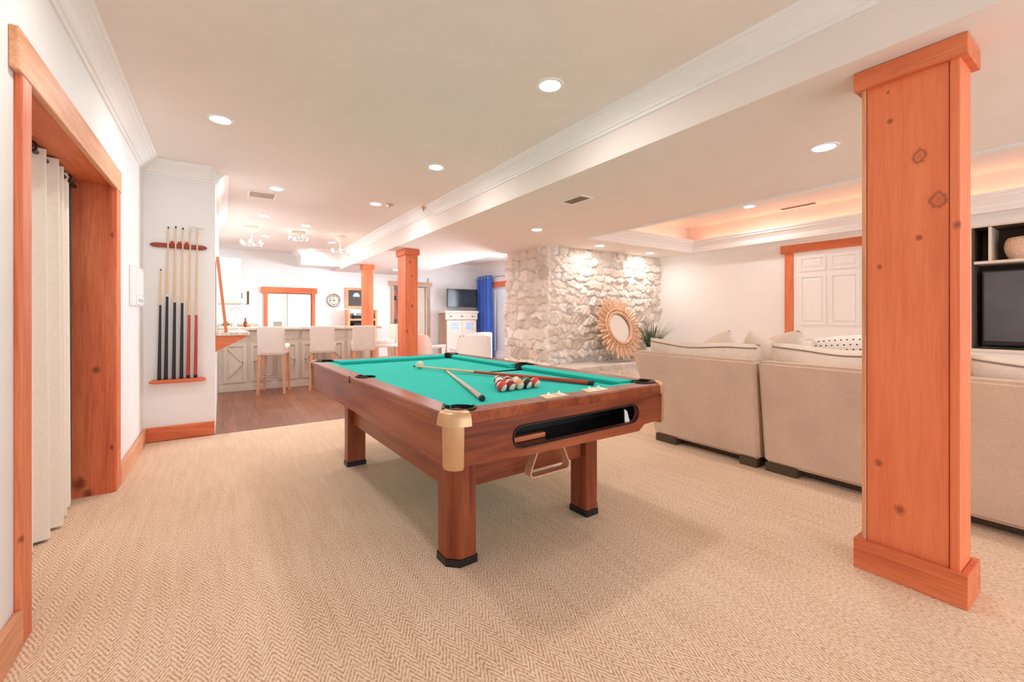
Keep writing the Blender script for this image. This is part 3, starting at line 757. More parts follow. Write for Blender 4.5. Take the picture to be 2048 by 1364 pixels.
# cues ------------------------------------------------------------------------
def cue(p0, p1, label, shaft, butt, split=.5, r0=.0062, r1=.0145, cap_mat='black', ring=False, group='pool cues'):
    """p0 tip, p1 butt end; local axis +y from butt to tip"""
    p0, p1 = Vector(p0), Vector(p1); L = (p0 - p1).length
    o = bpy.data.objects.new('pool_cue', None); C.objects.link(o); o.location = p1; o['_rot'] = 1; o.empty_display_size = .1
    o.rotation_mode = 'QUATERNION'; o.rotation_quaternion = (p0 - p1).to_track_quat('Y', 'Z')
    tag(o, label, 'pool cue', group)
    rr = lambda t: r1 + (r0 - r1) * t
    b = MB(); b.tube([(0, L * .02, 0), (0, L * split, 0)], [rr(.02), rr(split)], 16); b.build('butt', butt, o, smooth=50)
    b = MB(); b.tube([(0, L * split, 0), (0, L * .985, 0)], [rr(split), rr(.985)], 16); b.build('shaft', shaft, o, smooth=50)
    b = MB(); b.tube([(0, L * .985, 0), (0, L, 0)], [rr(.985), rr(1)], 12); b.build('tip', cap_mat, o, smooth=50)
    b = MB(); b.tube([(0, 0, 0), (0, L * .004, 0), (0, L * .021, 0)], [rr(0) * .85, rr(0) * 1.02, rr(0) * 1.02], 16); b.build('bumper', 'black', o, smooth=50)
    if ring:
        b = MB(); b.tube([(0, L * split - .012, 0), (0, L * split + .012, 0)], [rr(split) * 1.06] * 2, 14); b.build('joint_ring', 'cane', o, smooth=50)
    return o
cue(W(-.094, .460, BED + .0225), W(.428, -.907, BED + .0152), 'pool cue with a red butt lying by the racked balls', 'maple', 'redwood', .60)
cue(W(.075, .290, BED + .0066), W(-.347, -.925, BED + .0152), 'slim cue with a pale wrapped grip pointing at the near corner pocket', 'maple', 'grip', .57)

# cue rack --------------------------------------------------------------------
rk = thing('cue_rack', 'dark red two-bar cue rack fixed to the white wall', 'cue rack', (-.34, YR, 1.2))
YF = 5.085
def bar(x0, x1, z, h, dep):
    pts = [(x0, z)] + [(x0 + .05 * (1 - math.cos(t)) , z + h / 2 * math.sin(t)) for t in np.linspace(.3, PI / 2, 5)] + [(x1 - .05 * (1 - math.cos(t)), z + h / 2 * math.sin(t)) for t in np.linspace(PI / 2, .3, 5)] + [(x1, z)] + [(x1 - .05 * (1 - math.cos(t)), z - h / 2 * math.sin(t)) for t in np.linspace(.3, PI / 2, 5)] + [(x0 + .05 * (1 - math.cos(t)), z - h / 2 * math.sin(t)) for t in np.linspace(PI / 2, .3, 5)]
    return MB().prism(pts, 'y', YR - dep, YR - .0005)
bar(-.552, -.125, 1.818, .042, .022).build('top_bar', 'rack_red', rk)
bar(-.556, -.133, .553, .034, .075).build('bottom_bar', 'cedar_x', rk)
cx_ = [(-.471, -.484, 1.592, 'maple', 'black', False, 'short black-butted cue, shortest in the wall rack'), (-.417, -.436, 1.990, 'maple', 'black', True, 'black-butted cue with a pale joint ring beside the short cue'),
       (-.362, -.378, 2.001, 'maple', 'black', False, 'black-butted cue third from the left in the wall rack'), (-.309, -.321, 1.993, 'maple', 'black', False, 'black-butted cue beside the red-butted cues in the wall rack'),
       (-.252, -.270, 1.990, 'maple', 'redwood', False, 'red-butted cue beside the black-butted cues in the wall rack'), (-.199, -.214, 1.990, 'maple', 'redwood', False, 'red-butted cue at the right end of the wall rack')]
for i, (xa, xb, zt, sm, bm_, rg, lab) in enumerate(cx_):
    z0 = .571
    split = {'black': .50, 'redwood': .422}[bm_]
    if i == 0: split = .62
    if i == 1: split = .55
    cue((xa, 5.098, zt), (xb, 5.098, z0), lab, sm, bm_, split if i else .675, .0055, .0145, 'black' if i < 4 else 'maple', rg, 'pool cues')
for i in range(5):
    b = MB(); b.box(-.395 + i * .054 - .016 , -.395 + i * .054 + .016, YR - .034, YR - .022, 1.803, 1.832, .003); b.build('clip', 'rack_red', rk)
for i, xx in enumerate((-.392, -.336, -.283)):
    b = MB(); b.box(xx - .011, xx + .011, YR - .024, YR - .002, 1.839, 1.861, .002)
    tag(b.build('chalk_cube', 'red'), ['red chalk cube on the cue rack beside the ringed cue', 'red chalk cube on the middle of the cue rack', 'red chalk cube on the cue rack left of the red-butted cues'][i], 'chalk', 'red chalk cubes on the cue rack')
b = MB(); b.tube([(-.262, 5.085, 1.995), (-.262, 5.085, 2.005), (-.15, 5.075, 1.99)], .004, 6)
for i in range(4): b.tube([(-.24 + i * .026, 5.083, 2.0), (-.24 + i * .026, 5.083, 1.984)], .003, 6)
tag(b.build('bridge_head', 'chrome', smooth=60), 'small metal bridge head across the two red-butted cue tips', 'bridge head')
# intercom panel on the left wall
t = thing('wall_intercom', 'white rectangular intercom panel on the left wall by the cues', 'intercom', (XL, 4.6, 1.4))
b = MB(); b.box(XL, XL + .03, 4.42, 4.88, 1.24, 1.56, .006); b.build('housing', 'white_gloss', t)
b = MB(); b.box(XL + .03, XL + .036, 4.50, 4.85, 1.33, 1.535, .002); b.build('speaker_grille', 'trim', t)
b = MB(); b.box(XL + .03, XL + .038, 4.50, 4.85, 1.255, 1.32, .002); b.build('button_panel', 'paper', t)
b = MB()
for i in range(3): b.box(XL + .038, XL + .042, 4.56 + i * .09, 4.60 + i * .09, 1.27, 1.30)
b.build('button', 'chrome', t)

# ------------------------------------------------------------------ kitchen: pass-through ledge
t = thing('granite_shelf', 'granite shelf on a red wooden bracket at the end of the cue wall', 'ledge', (-.06, 5.6, 0))
b = MB(); b.box(-.058, .235, 5.21, 6.3, .960, .992, .004); b.build('slab', 'granite', t)
b = MB(); b.box(-.058, -.035, 5.21, 6.3, .992, 1.075, .003); b.build('backsplash', 'granite', t)
b = MB(); b.prism([(-.058, .958), (.205, .958), (.205, .945), (-.058, .80)], 'y', 5.225, 5.265); b.build('bracket', 'cedar_x', t)
b = MB(); b.prism([(-.058, .958), (.205, .958), (.205, .945), (-.058, .80)], 'y', 6.2, 6.24); b.build('bracket', 'cedar_x', t)
t = thing('leaning_board', 'orange wood framed board leaning on the granite shelf against the wall', 'framed board', (-.03, 5.5, .992))
b = MB()
def lean(x, y, z): return (x - .032 * 0 + (-.052 + .075 * (1.77 - z) / .78) + x, y, z)
def lbox(b, y0, y1, z0, z1, d0, d1):
    f = lambda z: -.052 + .075 * (1.77 - z) / .78
    b.hexa([(f(z0) + d0, y0, z0), (f(z0) + d1, y0, z0), (f(z0) + d1, y1, z0), (f(z0) + d0, y1, z0)], [(f(z1) + d0, y0, z1), (f(z1) + d1, y0, z1), (f(z1) + d1, y1, z1), (f(z1) + d0, y1, z1)])
lbox(b, 5.36, 5.42, .993, 1.77, -.004, .022); lbox(b, 5.86, 5.92, .993, 1.77, -.004, .022); lbox(b, 5.42, 5.86, .993, 1.053, -.004, .022); lbox(b, 5.42, 5.86, 1.71, 1.77, -.004, .022); b.build('frame', 'cedar_z', t)
b = MB(); lbox(b, 5.42, 5.86, 1.053, 1.71, 0, .008); b.build('panel', 'paper', t)

# bar --------------------------------------------------------------------------
t = thing('bar_cabinet', 'cream kitchen bar with crossed panel doors behind the stools', 'kitchen bar', (1.15, 7.9, 0))
b = MB(); b.box(-.055, 2.28, 7.93, 8.45, .10, .948); b.box(-.055, 2.28, 7.97, 8.42, 0, .10); b.build('carcass', 'cabinet', t)
b = MB(); b.box(-.055, 2.29, 7.89, 7.93, 0, .105, .003); b.build('plinth', 'cabinet', t)
for k_, cxx in enumerate((.34, 1.07, 1.80)):
    for sd in (-1, 1):
        xa, xb = (cxx - .33, cxx - .025) if sd < 0 else (cxx + .025, cxx + .33)
        b = MB(); b.prism([(xa, .135), (xb, .135), (xb, .745), (xa, .745)], 'y', 7.896, 7.93, [[(xa + .05, .185), (xb - .05, .185), (xb - .05, .695), (xa + .05, .695)]])
        dr = b.build('door', 'cabinet', t)
        xi, xo = (xb - .05, xa + .05) if sd < 0 else (xa + .05, xb - .05)
        b = MB(); w = .022
        for za, zb in ((.44, .695), (.44, .185)):
            s1 = w if zb > za else -w
            b.prism([(xi, .44 - w), (xi, .44 + w), (xo, max(zb, zb - s1 * 1.6)), (xo, min(zb, zb - s1 * 1.6))], 'y', 7.902, 7.9295)
        b.build('cross_brace', 'cabinet', dr)
    b = MB(); b.prism([(cxx - .33, .79), (cxx - .025, .79), (cxx - .025, .92), (cxx - .33, .92)], 'y', 7.902, 7.93); b.build('drawer_front', 'cabinet', t)
    b = MB(); b.prism([(cxx + .025, .79), (cxx + .33, .79), (cxx + .33, .92), (cxx + .025, .92)], 'y', 7.902, 7.93); b.build('drawer_front', 'cabinet', t)
b = MB(); b.box(-.058, 2.36, 7.68, 8.50, .95, .985, .005)
tag(b.build('bar_countertop', 'granite'), 'granite countertop on the cream kitchen bar', 'countertop')

# stools
def stool(loc, rz, label):
    t = thing('bar_stool', label, 'bar stool', loc, rz, 'slipcovered bar stools along the kitchen bar', local=True)
    b = MB()
    def back(u, v):
        a = (u * 2 - 1); z = .60 + .41 * v; th = .032
        return a, z
    b.hexa([(-.178, -.245, .60), (.178, -.245, .60), (.178, -.175, .60), (-.178, -.175, .60)], [(-.180, -.285, 1.01), (.180, -.285, 1.01), (.180, -.225, 1.01), (-.180, -.225, 1.01)])
    bmesh.ops.bevel(b.bm, geom=list(b.bm.edges), offset=.014, segments=3, affect='EDGES'); b.build('backrest', 'slip', t, smooth=40)
    b = MB(); b.box(-.185, .185, -.18, .20, .635, .735, .03); b.build('seat', 'slip', t, smooth=40)
    b = MB(); b.box(-.18, .18, -.238, .19, .585, .65, .01); b.build('skirt', 'slip', t, smooth=40)
    for sx in (-1, 1):
        for y0, y1 in ((-.20, -.235), (.165, .175)):
            w = .021; b = MB(); x0, x1 = sx * .155, sx * .178
            b.hexa([(x1 - w * .8, y1 - w * .8, 0), (x1 + w * .8, y1 - w * .8, 0), (x1 + w * .8, y1 + w * .8, 0), (x1 - w * .8, y1 + w * .8, 0)], [(x0 - w, y0 - w, .62), (x0 + w, y0 - w, .62), (x0 + w, y0 + w, .62), (x0 - w, y0 + w, .62)]); b.build('leg', 'beech', t)
    b = MB(); b.tube([(-.165, -.215, .24), (-.167, .17, .24)], .009, 8); b.tube([(.165, -.215, .24), (.167, .17, .24)], .009, 8); b.tube([(-.167, .172, .24), (.167, .172, .24)], .009, 8); b.tube([(-.165, -.02, .24), (.165, -.02, .24)], .009, 8)
    b.build('footrest', 'chrome', t, smooth=60)
    return t
s0 = stool((.665, 7.53, 0), R(-16), 'white slipcovered bar stool nearest the granite shelf, its legs in full view')
dup(s0, (1.36, 7.545, 0), R(-12), 'white slipcovered bar stool before the right fridge casing, half behind the pool table')
dup(s0, (1.995, 7.545, 0), R(-10), 'white slipcovered bar stool in front of the slender cedar post')
dup(s0, (2.52, 8.16, 0), R(90 + 6), 'white slipcovered bar stool seen side-on at the right end of the bar')

# fridge and its casing
t = thing('refrigerator', 'white double-door refrigerator set in the orange wood casing', 'refrigerator', (1.3, YB, 0))
b = MB(); b.box(.845, 1.755, YB + .06, YB + .80, .02, 1.69); b.build('body', 'white_gloss', t)
b = MB(); b.box(.845, 1.245, YB - .005, YB + .058, .06, 1.69, .008); ld = b.build('door', 'white_gloss', t)
b = MB(); b.box(.94, 1.16, YB - .008, YB - .005, .78, 1.16, .002); b.build('dispenser_panel', 'paper', ld)
b = MB(); b.box(.965, 1.135, YB - .010, YB - .0078, .80, 1.045); b.build('dispenser_recess', 'clockrim', ld)
b = MB(); b.box(1.255, 1.755, YB - .005, YB + .058, .06, 1.69, .008); rd = b.build('door', 'white_gloss', t)
for xx, dd in ((1.222, ld), (1.278, rd)):
    b = MB(); b.tube([(xx, YB - .02, .5), (xx, YB - .045, .55), (xx, YB - .045, 1.6), (xx, YB - .02, 1.65)], .011, 8); b.build('handle', 'trim', dd, smooth=60)
d = thing('door_3', 'orange wood casing around the white refrigerator', 'door casing', (1.3, YB, 0), kind='structure')
for x0 in (.775, 1.765):
    b = MB(); b.box(x0, x0 + .075, YB - .03, YB - .001, 0, 1.70, .004); b.build('casing', 'cedar_z', d)
b = MB(); b.box(.72, 1.885, YB - .04, YB - .001, 1.70, 1.835, .004); b.build('header', 'cedar_x', d)

# left run: counter, wall cabinet, sink things
t = thing('base_cabinet', 'white kitchen base cabinet along the left kitchen wall', 'cabinet', (.25, 10, 0))
b = MB(); b.box(-.055, .55, 8.95, YB - .005, 0, .885); b.build('body', 'cabinet', t)
for i in range(3):
    b = MB(); b.box(.55, .568, 9.0 + i * .72, 9.66 + i * .72, .1, .84, .003); dd = b.build('door', 'cabinet', t)
    b = MB(); b.tube([(.568, 9.6 + i * .72, .6), (.585, 9.6 + i * .72, .62), (.585, 9.6 + i * .72, .72), (.568, 9.6 + i * .72, .74)], .006, 6); b.build('handle', 'chrome', dd)
b = MB(); b.box(-.057, .60, 8.92, YB - .002, .887, .925, .004); ct_ = tag(b.build('kitchen_countertop', 'granite'), 'granite countertop with sink along the left kitchen wall', 'countertop')
b = MB(); b.box(.02, .66, YB - .03, YB - .002, .926, 1.0, .002); tag(b.build('granite_backsplash', 'granite'), 'short granite backsplash strip on the back wall', 'backsplash')
t = thing('wall_cabinet', 'cream wall cabinet hung on the left kitchen wall above the faucet', 'wall cabinet', (.1, 9.8, 1.4))
b = MB(); b.box(-.058, .255, 9.2, 10.6, 1.44, 2.21); b.build('body', 'cabinet', t)
b = MB(); b.box(-.058, .30, 9.18, 10.62, 1.40, 1.44, .004); b.build('light_rail', 'cabinet', t)
for i in range(2):
    b = MB(); b.box(.255, .277, 9.21 + i * .695, 9.89 + i * .695, 1.455, 2.20, .004); dd = b.build('door', 'white_gloss', t)
    b = MB(); b.tube([(.277, 9.27 + i * .695, 1.49), (.295, 9.27 + i * .695, 1.50), (.295, 9.27 + i * .695, 1.58), (.277, 9.27 + i * .695, 1.59)], .006, 6); b.build('handle', 'black', dd)
t = thing('faucet', 'brushed chrome gooseneck kitchen faucet beneath the wall cabinet', 'faucet', (.10, 9.1, .925))
b = MB(); b.lathe([(.03, 0), (.03, .012), (.016, .02), (.014, .10)], (.10, 9.15, .925), 14); b.build('base', 'chrome', t, smooth=50)
b = MB(); b.tube([(.10, 9.15, .98), (.10, 9.15, 1.22)] + [(.10 + .0995 * (1 - math.cos(a)), 9.15, 1.22 + .10 * math.sin(a)) for a in np.linspace(.2, PI - .1, 10)] + [(.30, 9.15, 1.18)], .011, 10); b.build('neck', 'chrome', t, smooth=60)
b = MB(); b.tube([(.30, 9.15, 1.185), (.30, 9.15, 1.10)], .017, 12); b.build('spray_head', 'chrome', t, smooth=60)
t = thing('potted_herb', 'small pale green potted herb below the faucet', 'potted plant', (.03, 8.98, .925))
b = MB(); b.lathe([(0, 0), (.04, 0), (.05, .07), (.044, .07), (.04, .06), (0, .06)], (.04, 8.99, .925), 16); b.build('pot', 'trim', t, smooth=40)
b = MB()
for i in range(60):
    a = rng.uniform(0, 2 * PI); l = rng.uniform(.07, .16); e = rng.uniform(.3, 1.3); p = Vector((.04, 8.99, .985)); dv = Vector((math.cos(a) * math.cos(e), math.sin(a) * math.cos(e), math.sin(e)))
    q = p + dv * l; sd = Vector((-math.sin(a), math.cos(a), 0)) * .009
    vs = [b.bm.verts.new(p), b.bm.verts.new(p + dv * l * .6 + sd), b.bm.verts.new(q + Vector((0, 0, -.012))), b.bm.verts.new(p + dv * l * .6 - sd)]; b.bm.faces.new(vs)
b.build('foliage', 'herb', t)
b = MB(); b.lathe([(0, 0), (.17, 0), (.18, .03), (.17, .03), (.165, .008), (0, .008)], (.38, 9.6, .925), 26); tag(b.build('serving_tray', 'pine_x', smooth=40), 'round tan tray on the counter under the faucet head', 'tray')
b = MB(); b.lathe([(0, 0), (.033, 0), (.035, .09), (.03, .12), (.014, .14), (.013, .18), (.017, .18), (.017, .20), (0, .20)], (.36, 9.58, .9335), 16); tag(b.build('glass_bottle', 'amber', smooth=40), 'dark amber bottle standing on the tan tray', 'bottle')
b = MB(); b.lathe([(0, 0), (.03, 0), (.032, .11), (.01, .13), (.01, .155), (.02, .16), (0, .165)], (.19, 9.5, .925), 16); tag(b.build('soap_bottle', 'white_gloss', smooth=40), 'white soap bottle behind the faucet', 'bottle')
for i, (xx, yy, c_) in enumerate(((.43, 9.53, 'orange_fruit'), (.46, 9.62, 'cane'), (.30, 9.53, 'orange_fruit'))):
    b = MB(); b.sphere((xx, yy, .9335 + .034), .034, 16, 10, .92); tag(b.build('fruit', c_, smooth=180), ['orange fruit right of the amber bottle on the tray', 'pale fruit behind the orange ones on the tray', 'orange fruit left of the amber bottle on the tray'][i], 'fruit', 'fruit on the tan tray')
t = thing('wall_organizer', 'grey paper holder with a dark edge on the back kitchen wall', 'paper holder', (.4, YB, 1.5))
b = MB(); b.box(.31, .455, YB - .03, YB - .002, 1.44, 1.70, .002); b.build('paper_sheet', 'paper', t)
b = MB(); b.box(.455, .485, YB - .045, YB - .002, 1.43, 1.72, .002); b.build('spine', 'darkbrown', t)
def plate(x, y, z, w, h, lab, n=2):
    t = thing('outlet_plate', lab, 'wall plate', (x, y, z))
    b = MB(); b.box(x - w/2, x + w/2, y - .008, y - .001, z - h/2, z + h/2, .002); b.build('plate', 'white_gloss', t)
    for i in range(n):
        b = MB(); xx = x + (i - (n - 1) / 2) * w / n; b.box(xx - .014, xx + .014, y - .012, y - .008, z - .025, z + .025, .002); b.build('socket', 'trim', t)
plate(.29, YB, 1.22, .09, .12, 'small white outlet plate left of the fridge by the faucet', 1)
plate(2.255, YB, 1.217, .125, .115, 'white double outlet plate below the wall clock')
# clock
t = thing('wall_clock', 'round grey rimmed wall clock on the white back wall', 'clock', (2.272, YB, 1.556))
b = MB(); b.lathe([(.128, -.012), (.130, -.03), (.145, -.038), (.165, -.028), (.170, -.001), (.12, -.001)], (2.272, YB, 1.556), 40, 'y'); b.build('rim', 'clockrim', t, smooth=40)
b = MB(); b.lathe([(0, -.015), (.132, -.015), (.132, -.001), (0, -.001)], (2.272, YB, 1.556), 40, 'y'); b.build('dial', 'clockface', t, smooth=40)
b = MB()
for i in range(12):
    a = i * PI / 6; dv = Vector((math.sin(a), 0, math.cos(a))); sd = Vector((math.cos(a), 0, -math.sin(a))) * (.008 if i % 3 else .013); c0 = Vector((2.272, YB - .016, 1.556))
    p0, p1 = c0 + dv * .088, c0 + dv * .118
    b.hexa([p0 - sd, p0 + sd, p0 + sd + Vector((0, -.002, 0)), p0 - sd + Vector((0, -.002, 0))], [p1 - sd, p1 + sd, p1 + sd + Vector((0, -.002, 0)), p1 - sd + Vector((0, -.002, 0))])
b.build('numeral_marks', 'black', t)
for ang, ln, nm in ((R(-2), .075, 'hour_hand'), (R(-88), .105, 'minute_hand')):
    b = MB(); dv = Vector((math.sin(ang), 0, math.cos(ang))); sd = Vector((math.cos(ang), 0, -math.sin(ang))) * .005; c0 = Vector((2.272, YB - .021, 1.556)); p0, p1 = c0 - dv * .04, c0 + dv * ln
    b.hexa([p0 - sd, p0 + sd, p0 + sd + Vector((0, -.002, 0)), p0 - sd + Vector((0, -.002, 0))], [p1 - sd * .5, p1 + sd * .5, p1 + sd * .5 + Vector((0, -.002, 0)), p1 - sd * .5 + Vector((0, -.002, 0))]); b.build(nm, 'black', t)
# chalkboard and media shelf
t = thing('chalkboard', 'dark chalkboard in a pale wood frame beside the wall clock', 'chalkboard', (2.86, YB, 1.62))
b = MB(); b.prism([(2.53, 1.36), (3.2, 1.36), (3.2, 1.885), (2.53, 1.885)], 'y', YB - .03, YB - .001, [[(2.605, 1.425), (3.13, 1.425), (3.13, 1.825), (2.605, 1.825)]]); b.build('frame', 'pine_x', t)
b = MB(); b.box(2.60, 3.135, YB - .02, YB - .0015, 1.42, 1.83); b.build('board', 'slateboard', t)
b = MB(); b.prism([(2.80 + .085 * math.cos(a), 1.66 + .10 * math.sin(a)) for a in np.linspace(0, PI, 14)], 'y', YB - .022, YB - .0201); b.build('sticker', 'bluepale', t)
t = thing('media_shelf', 'pale wood media shelf below the chalkboard', 'media shelf', (2.86, YB - .1, 0))
b = MB(); b.box(2.53, 2.585, YB - .28, YB - .002, 0, 1.33); b.build('side_panel', 'pine_z', t)
b = MB(); b.box(3.2, 3.25, YB - .28, YB - .002, 0, 1.33); b.build('side_panel', 'pine_z', t)
for z in (.68, .86, 1.085): 
    b = MB(); b.box(2.585, 3.2, YB - .28, YB - .002, z - .025, z + .02, .002); b.build('shelf', 'pine_x', t)
b = MB(); b.box(2.585, 3.2, YB - .02, YB - .002, .2, 1.06); b.build('back_panel', 'darkbrown', t)
for z, h, lab in ((1.106, .085, 'black receiver on the top shelf below the chalkboard'), (1.1925, .06, 'silver disc player stacked on the black receiver'), (.881, .12, 'dark amplifier on the lower media shelf')):
    t = thing('media_player', lab, 'media player', (2.86, YB - .15, z)); b = MB(); b.box(2.68, 3.12, YB - .27, YB - .03, z, z + h, .003); b.build('case', 'chrome' if 'silver' in lab else 'black', t)
    b = MB(); b.box(2.72, 2.95, YB - .274, YB - .27, z + h * .35, z + h * .7); b.build('display', 'screen', t)
    b = MB(); b.lathe([(.016, 0), (.016, -.012), (0, -.012)], (3.05, YB - .27, z + h * .5), 12, 'y'); b.build('knob', 'chrome', t, smooth=40)

# chandeliers
def chandelier(x, y, zr, label, semi=False):
    t = thing('crystal_chandelier', label, 'chandelier', (x, y, ZK), group='crystal chandeliers over the kitchen')
    b = MB()
    if semi: b.box(x - .10, x + .10, y - .05, y + .05, ZK - .05, ZK - .001, .004)
    else: b.lathe([(.10, 0), (.10, -.03), (.085, -.045), (.075, -.06), (.06, -.09), (.02, -.10), (0, -.10)], (x, y, ZK), 24)
    b.build('canopy', 'alu' if semi else 'cane', t, smooth=40)
    b = MB(); b.tube([(x, y, ZK - .05), (x, y, zr)], .007, 8); b.build('stem', 'trim', t, smooth=50)
    b = MB(); nr = 6 if not semi else 4; rad = .15
    for i in range(nr):
        a = i * 2 * PI / nr + .3; b.tube([(x, y, zr + .02), (x + rad * .5 * math.cos(a), y + rad * .5 * math.sin(a), zr - .02), (x + rad * math.cos(a), y + rad * math.sin(a), zr + .01)], .006, 6)
    b.tube([(x + rad * math.cos(a), y + rad * math.sin(a), zr) for a in np.linspace(0, 2 * PI, 28, endpoint=False)], .005, 6, closed=True)
    b.build('arms', 'chrome', t, smooth=50)
    for i in range(nr):
        a = i * 2 * PI / nr + .3; px, py = x + rad * math.cos(a), y + rad * math.sin(a)
        b = MB(); b.lathe([(.012, .012), (.03, .02), (.034, .028)], (px, py, zr), 12); b.lathe([(0, -.035), (.012, -.02), (.006, -.002), (0, 0)], (px, py, zr), 8); b.build('crystal_cup', 'crystal', t, smooth=30)
        b = MB(); b.sphere((px, py, zr + .04), .014, 10, 8, 1.3); b.build('bulb', 'bulb', t, smooth=180)
    return t
chandelier(.40, 8.26, 2.345, 'crystal pendant light hanging over the left end of the bar')
chandelier(1.80, 8.35, 2.34, 'crystal pendant light hanging over the right end of the bar')
chandelier(1.10, 8.30, 2.50, 'short crystal fixture between the two hanging pendants', True)

# ------------------------------------------------------------------ dining end
d = thing('door_4', 'weathered wood casing around the back doorway', 'door casing', (4.2, YB, 0), kind='structure')
for x0 in (3.68, 4.70):
    b = MB(); b.box(x0, x0 + .085, YB - .03, YB - .001, 0, 1.985, .004); b.build('casing', 'grey_wood_z', d)
b = MB(); b.box(3.63, 4.84, YB - .04, YB - .001, 1.985, 2.10, .004); b.build('header', 'grey_wood_x', d)
t = thing('doorway_drape', 'pale striped drape on the right side of the back doorway', 'curtain', (4.6, YB + .1, 0))
b = MB(); b.grid(lambda u, v: (4.34 + .34 * u, YB + .11 + .022 * math.sin(u * 2 * PI * 5), .01 + 1.95 * v), 60, 6); b.build('drape', 'curtain', t, smooth=80)
t = thing('ladder_shelf', 'orange wood ladder shelf standing inside the back doorway', 'shelf', (3.95, YB + .4, 0))
for xx in (3.83, 4.23):
    b = MB(); b.box(xx, xx + .08, YB + .24, YB + .29, 0, 1.85); b.build('upright', 'cedar_z', t)
for z in (.25, .62, 1.0, 1.62):
    b = MB(); b.box(3.91, 4.23, YB + .22, YB + .5, z, z + .05); b.build('shelf', 'cedar_x', t)
for z in (1.05, 1.67, .3):
    b = MB(); b.box(3.825, 3.915, YB + .205, YB + .24, z - .06, z + .05); b.build('bracket', 'darkbrown', t)
# sensor on back wall
b = MB(); b.box(4.70, 4.745, YB - .03, YB - .001, 2.09, 2.22, .003); tag(b.build('wall_sensor', 'clockrim'), 'small grey sensor on the back wall above the doorway', 'sensor')
# wall tv
t = thing('wall_television', 'black flat television mounted on the far wall', 'television', (5.56, 10.9, 1.6))
ang = R(-4)
b = MB(); b.box(5.09, 6.04, 10.72, 10.76, 1.42, 1.925, .005); b.build('housing', 'black', t)
b = MB(); b.box(5.10, 6.03, 10.717, 10.7199, 1.435, 1.915); b.build('screen', 'screen', t)
b = MB(); b.box(5.5, 5.6, 10.76, YB - .001, 1.6, 1.75); b.build('wall_bracket', 'black', t)
# white cupboard
t = thing('white_cupboard', 'white distressed two-door cupboard under the wall television', 'cupboard', (5.55, 10.85, 0))
b = MB(); b.box(5.02, 5.96, 10.66, 11.10, .06, 1.26); b.build('body', 'grey_wood_z', t)
b = MB(); b.box(4.97, 6.01, 10.61, 11.12, 1.26, 1.32, .006); b.build('top', 'cream_paint', t)
b = MB(); b.box(5.0, 5.98, 10.63, 10.66, 1.08, 1.255, .003); dr = b.build('drawer', 'cream_paint', t)
for xx in (5.15, 5.49, 5.82):
    b = MB(); b.box(xx - .03, xx + .03, 10.615, 10.63, 1.155, 1.18, .003); b.build('pull', 'darkbrown', dr)
for i in range(2):
    xa = 5.04 + i * .455; xb = xa + .445
    b = MB(); b.prism([(xa, .1), (xb, .1), (xb, 1.06), (xa, 1.06)], 'y', 10.635, 10.66, [[(xa + .11, .80), (xb - .11, .80), (xb - .11, 1.0), (xa + .11, 1.0)], [(xa + .09, .17), (xb - .09, .17), (xb - .09, .71), (xa + .09, .71)]]); dd = b.build('door', 'cream_paint', t)
    b = MB(); b.box(xa + .09, xb - .09, 10.645, 10.66, .17, .71); b.build('panel', 'cream_paint', dd)
    b = MB(); b.box(xa + .11, xb - .11, 10.645, 10.659, .80, 1.0); b.build('pane', 'bluepale', dd)
    b = MB(); xm = (xa + xb) / 2; b.box(xm - .004, xm + .004, 10.64, 10.645, .80, 1.0); b.box(xa + .11, xb - .11, 10.64, 10.645, .895, .903); b.build('muntin', 'cream_paint', dd)
    xk = xb - .04 if i == 0 else xa + .04
    b = MB(); b.box(xk - .008, xk + .008, 10.62, 10.635, .56, .64, .003); b.build('handle', 'black', dd)
b = MB(); b.box(5.04, 5.94, 10.68, 11.08, 0, .06); b.build('plinth', 'grey_wood_z', t)
# window with shutter, header, blue curtain
w = thing('window_1', 'tall white window with pale blue shutter leaf in the dining wall', 'window', (XD, 10.0, 0), kind='structure')
b = MB(); b.prism([(9.62, .1), (10.42, .1), (10.42, 2.0), (9.62, 2.0)], 'x', XD + .02, XD + .10, [[(9.72, .2), (10.34, .2), (10.34, 1.92), (9.72, 1.92)]]); b.build('frame', 'trim', w)
b = MB(); b.box(XD + .055, XD + .065, 9.72, 10.34, .2, 1.92); b.build('pane', 'glass', w)
b = MB(); b.box(XD - .03, XD - .001, 9.45, 10.6, 1.985, 2.13, .004); b.build('header', 'cedar_y', w)
b = MB(); b.box(XD - .02, XD - .001, 9.50, 9.62, 0, 1.985); b.box(XD - .02, XD - .001, 10.42, 10.52, 0, 1.985); b.build('casing', 'trim', w)
w2 = thing('window_2', 'added wide white framed dining window, unseen behind the stone chimney', 'window', (XD, 8.0, .8), kind='structure')  # unseen window, added to brighten the dining end
b = MB(); b.prism([(7.2, .8), (8.8, .8), (8.8, 2.1), (7.2, 2.1)], 'x', XD + .02, XD + .10, [[(7.27, .87), (7.97, .87), (7.97, 2.03), (7.27, 2.03)], [(8.03, .87), (8.73, .87), (8.73, 2.03), (8.03, 2.03)]]); b.build('frame', 'trim', w2)
for y0 in (7.27, 8.03):
    b = MB(); b.box(XD + .055, XD + .061, y0, y0 + .70, .87, 2.03); b.build('pane', 'glass', w2)
t = thing('shutter', 'pale blue panelled shutter outside the dining window', 'shutter', (XD + .25, 10, 0))
b = MB(); b.prism([(9.78, .12), (10.5, .12), (10.5, 1.95), (9.78, 1.95)], 'x', XD + .22, XD + .26, [[(9.88, .25), (10.4, .25), (10.4, .95), (9.88, .95)], [(9.88, 1.05), (10.4, 1.05), (10.4, 1.85), (9.88, 1.85)]]); b.build('frame', 'bluepale', t)
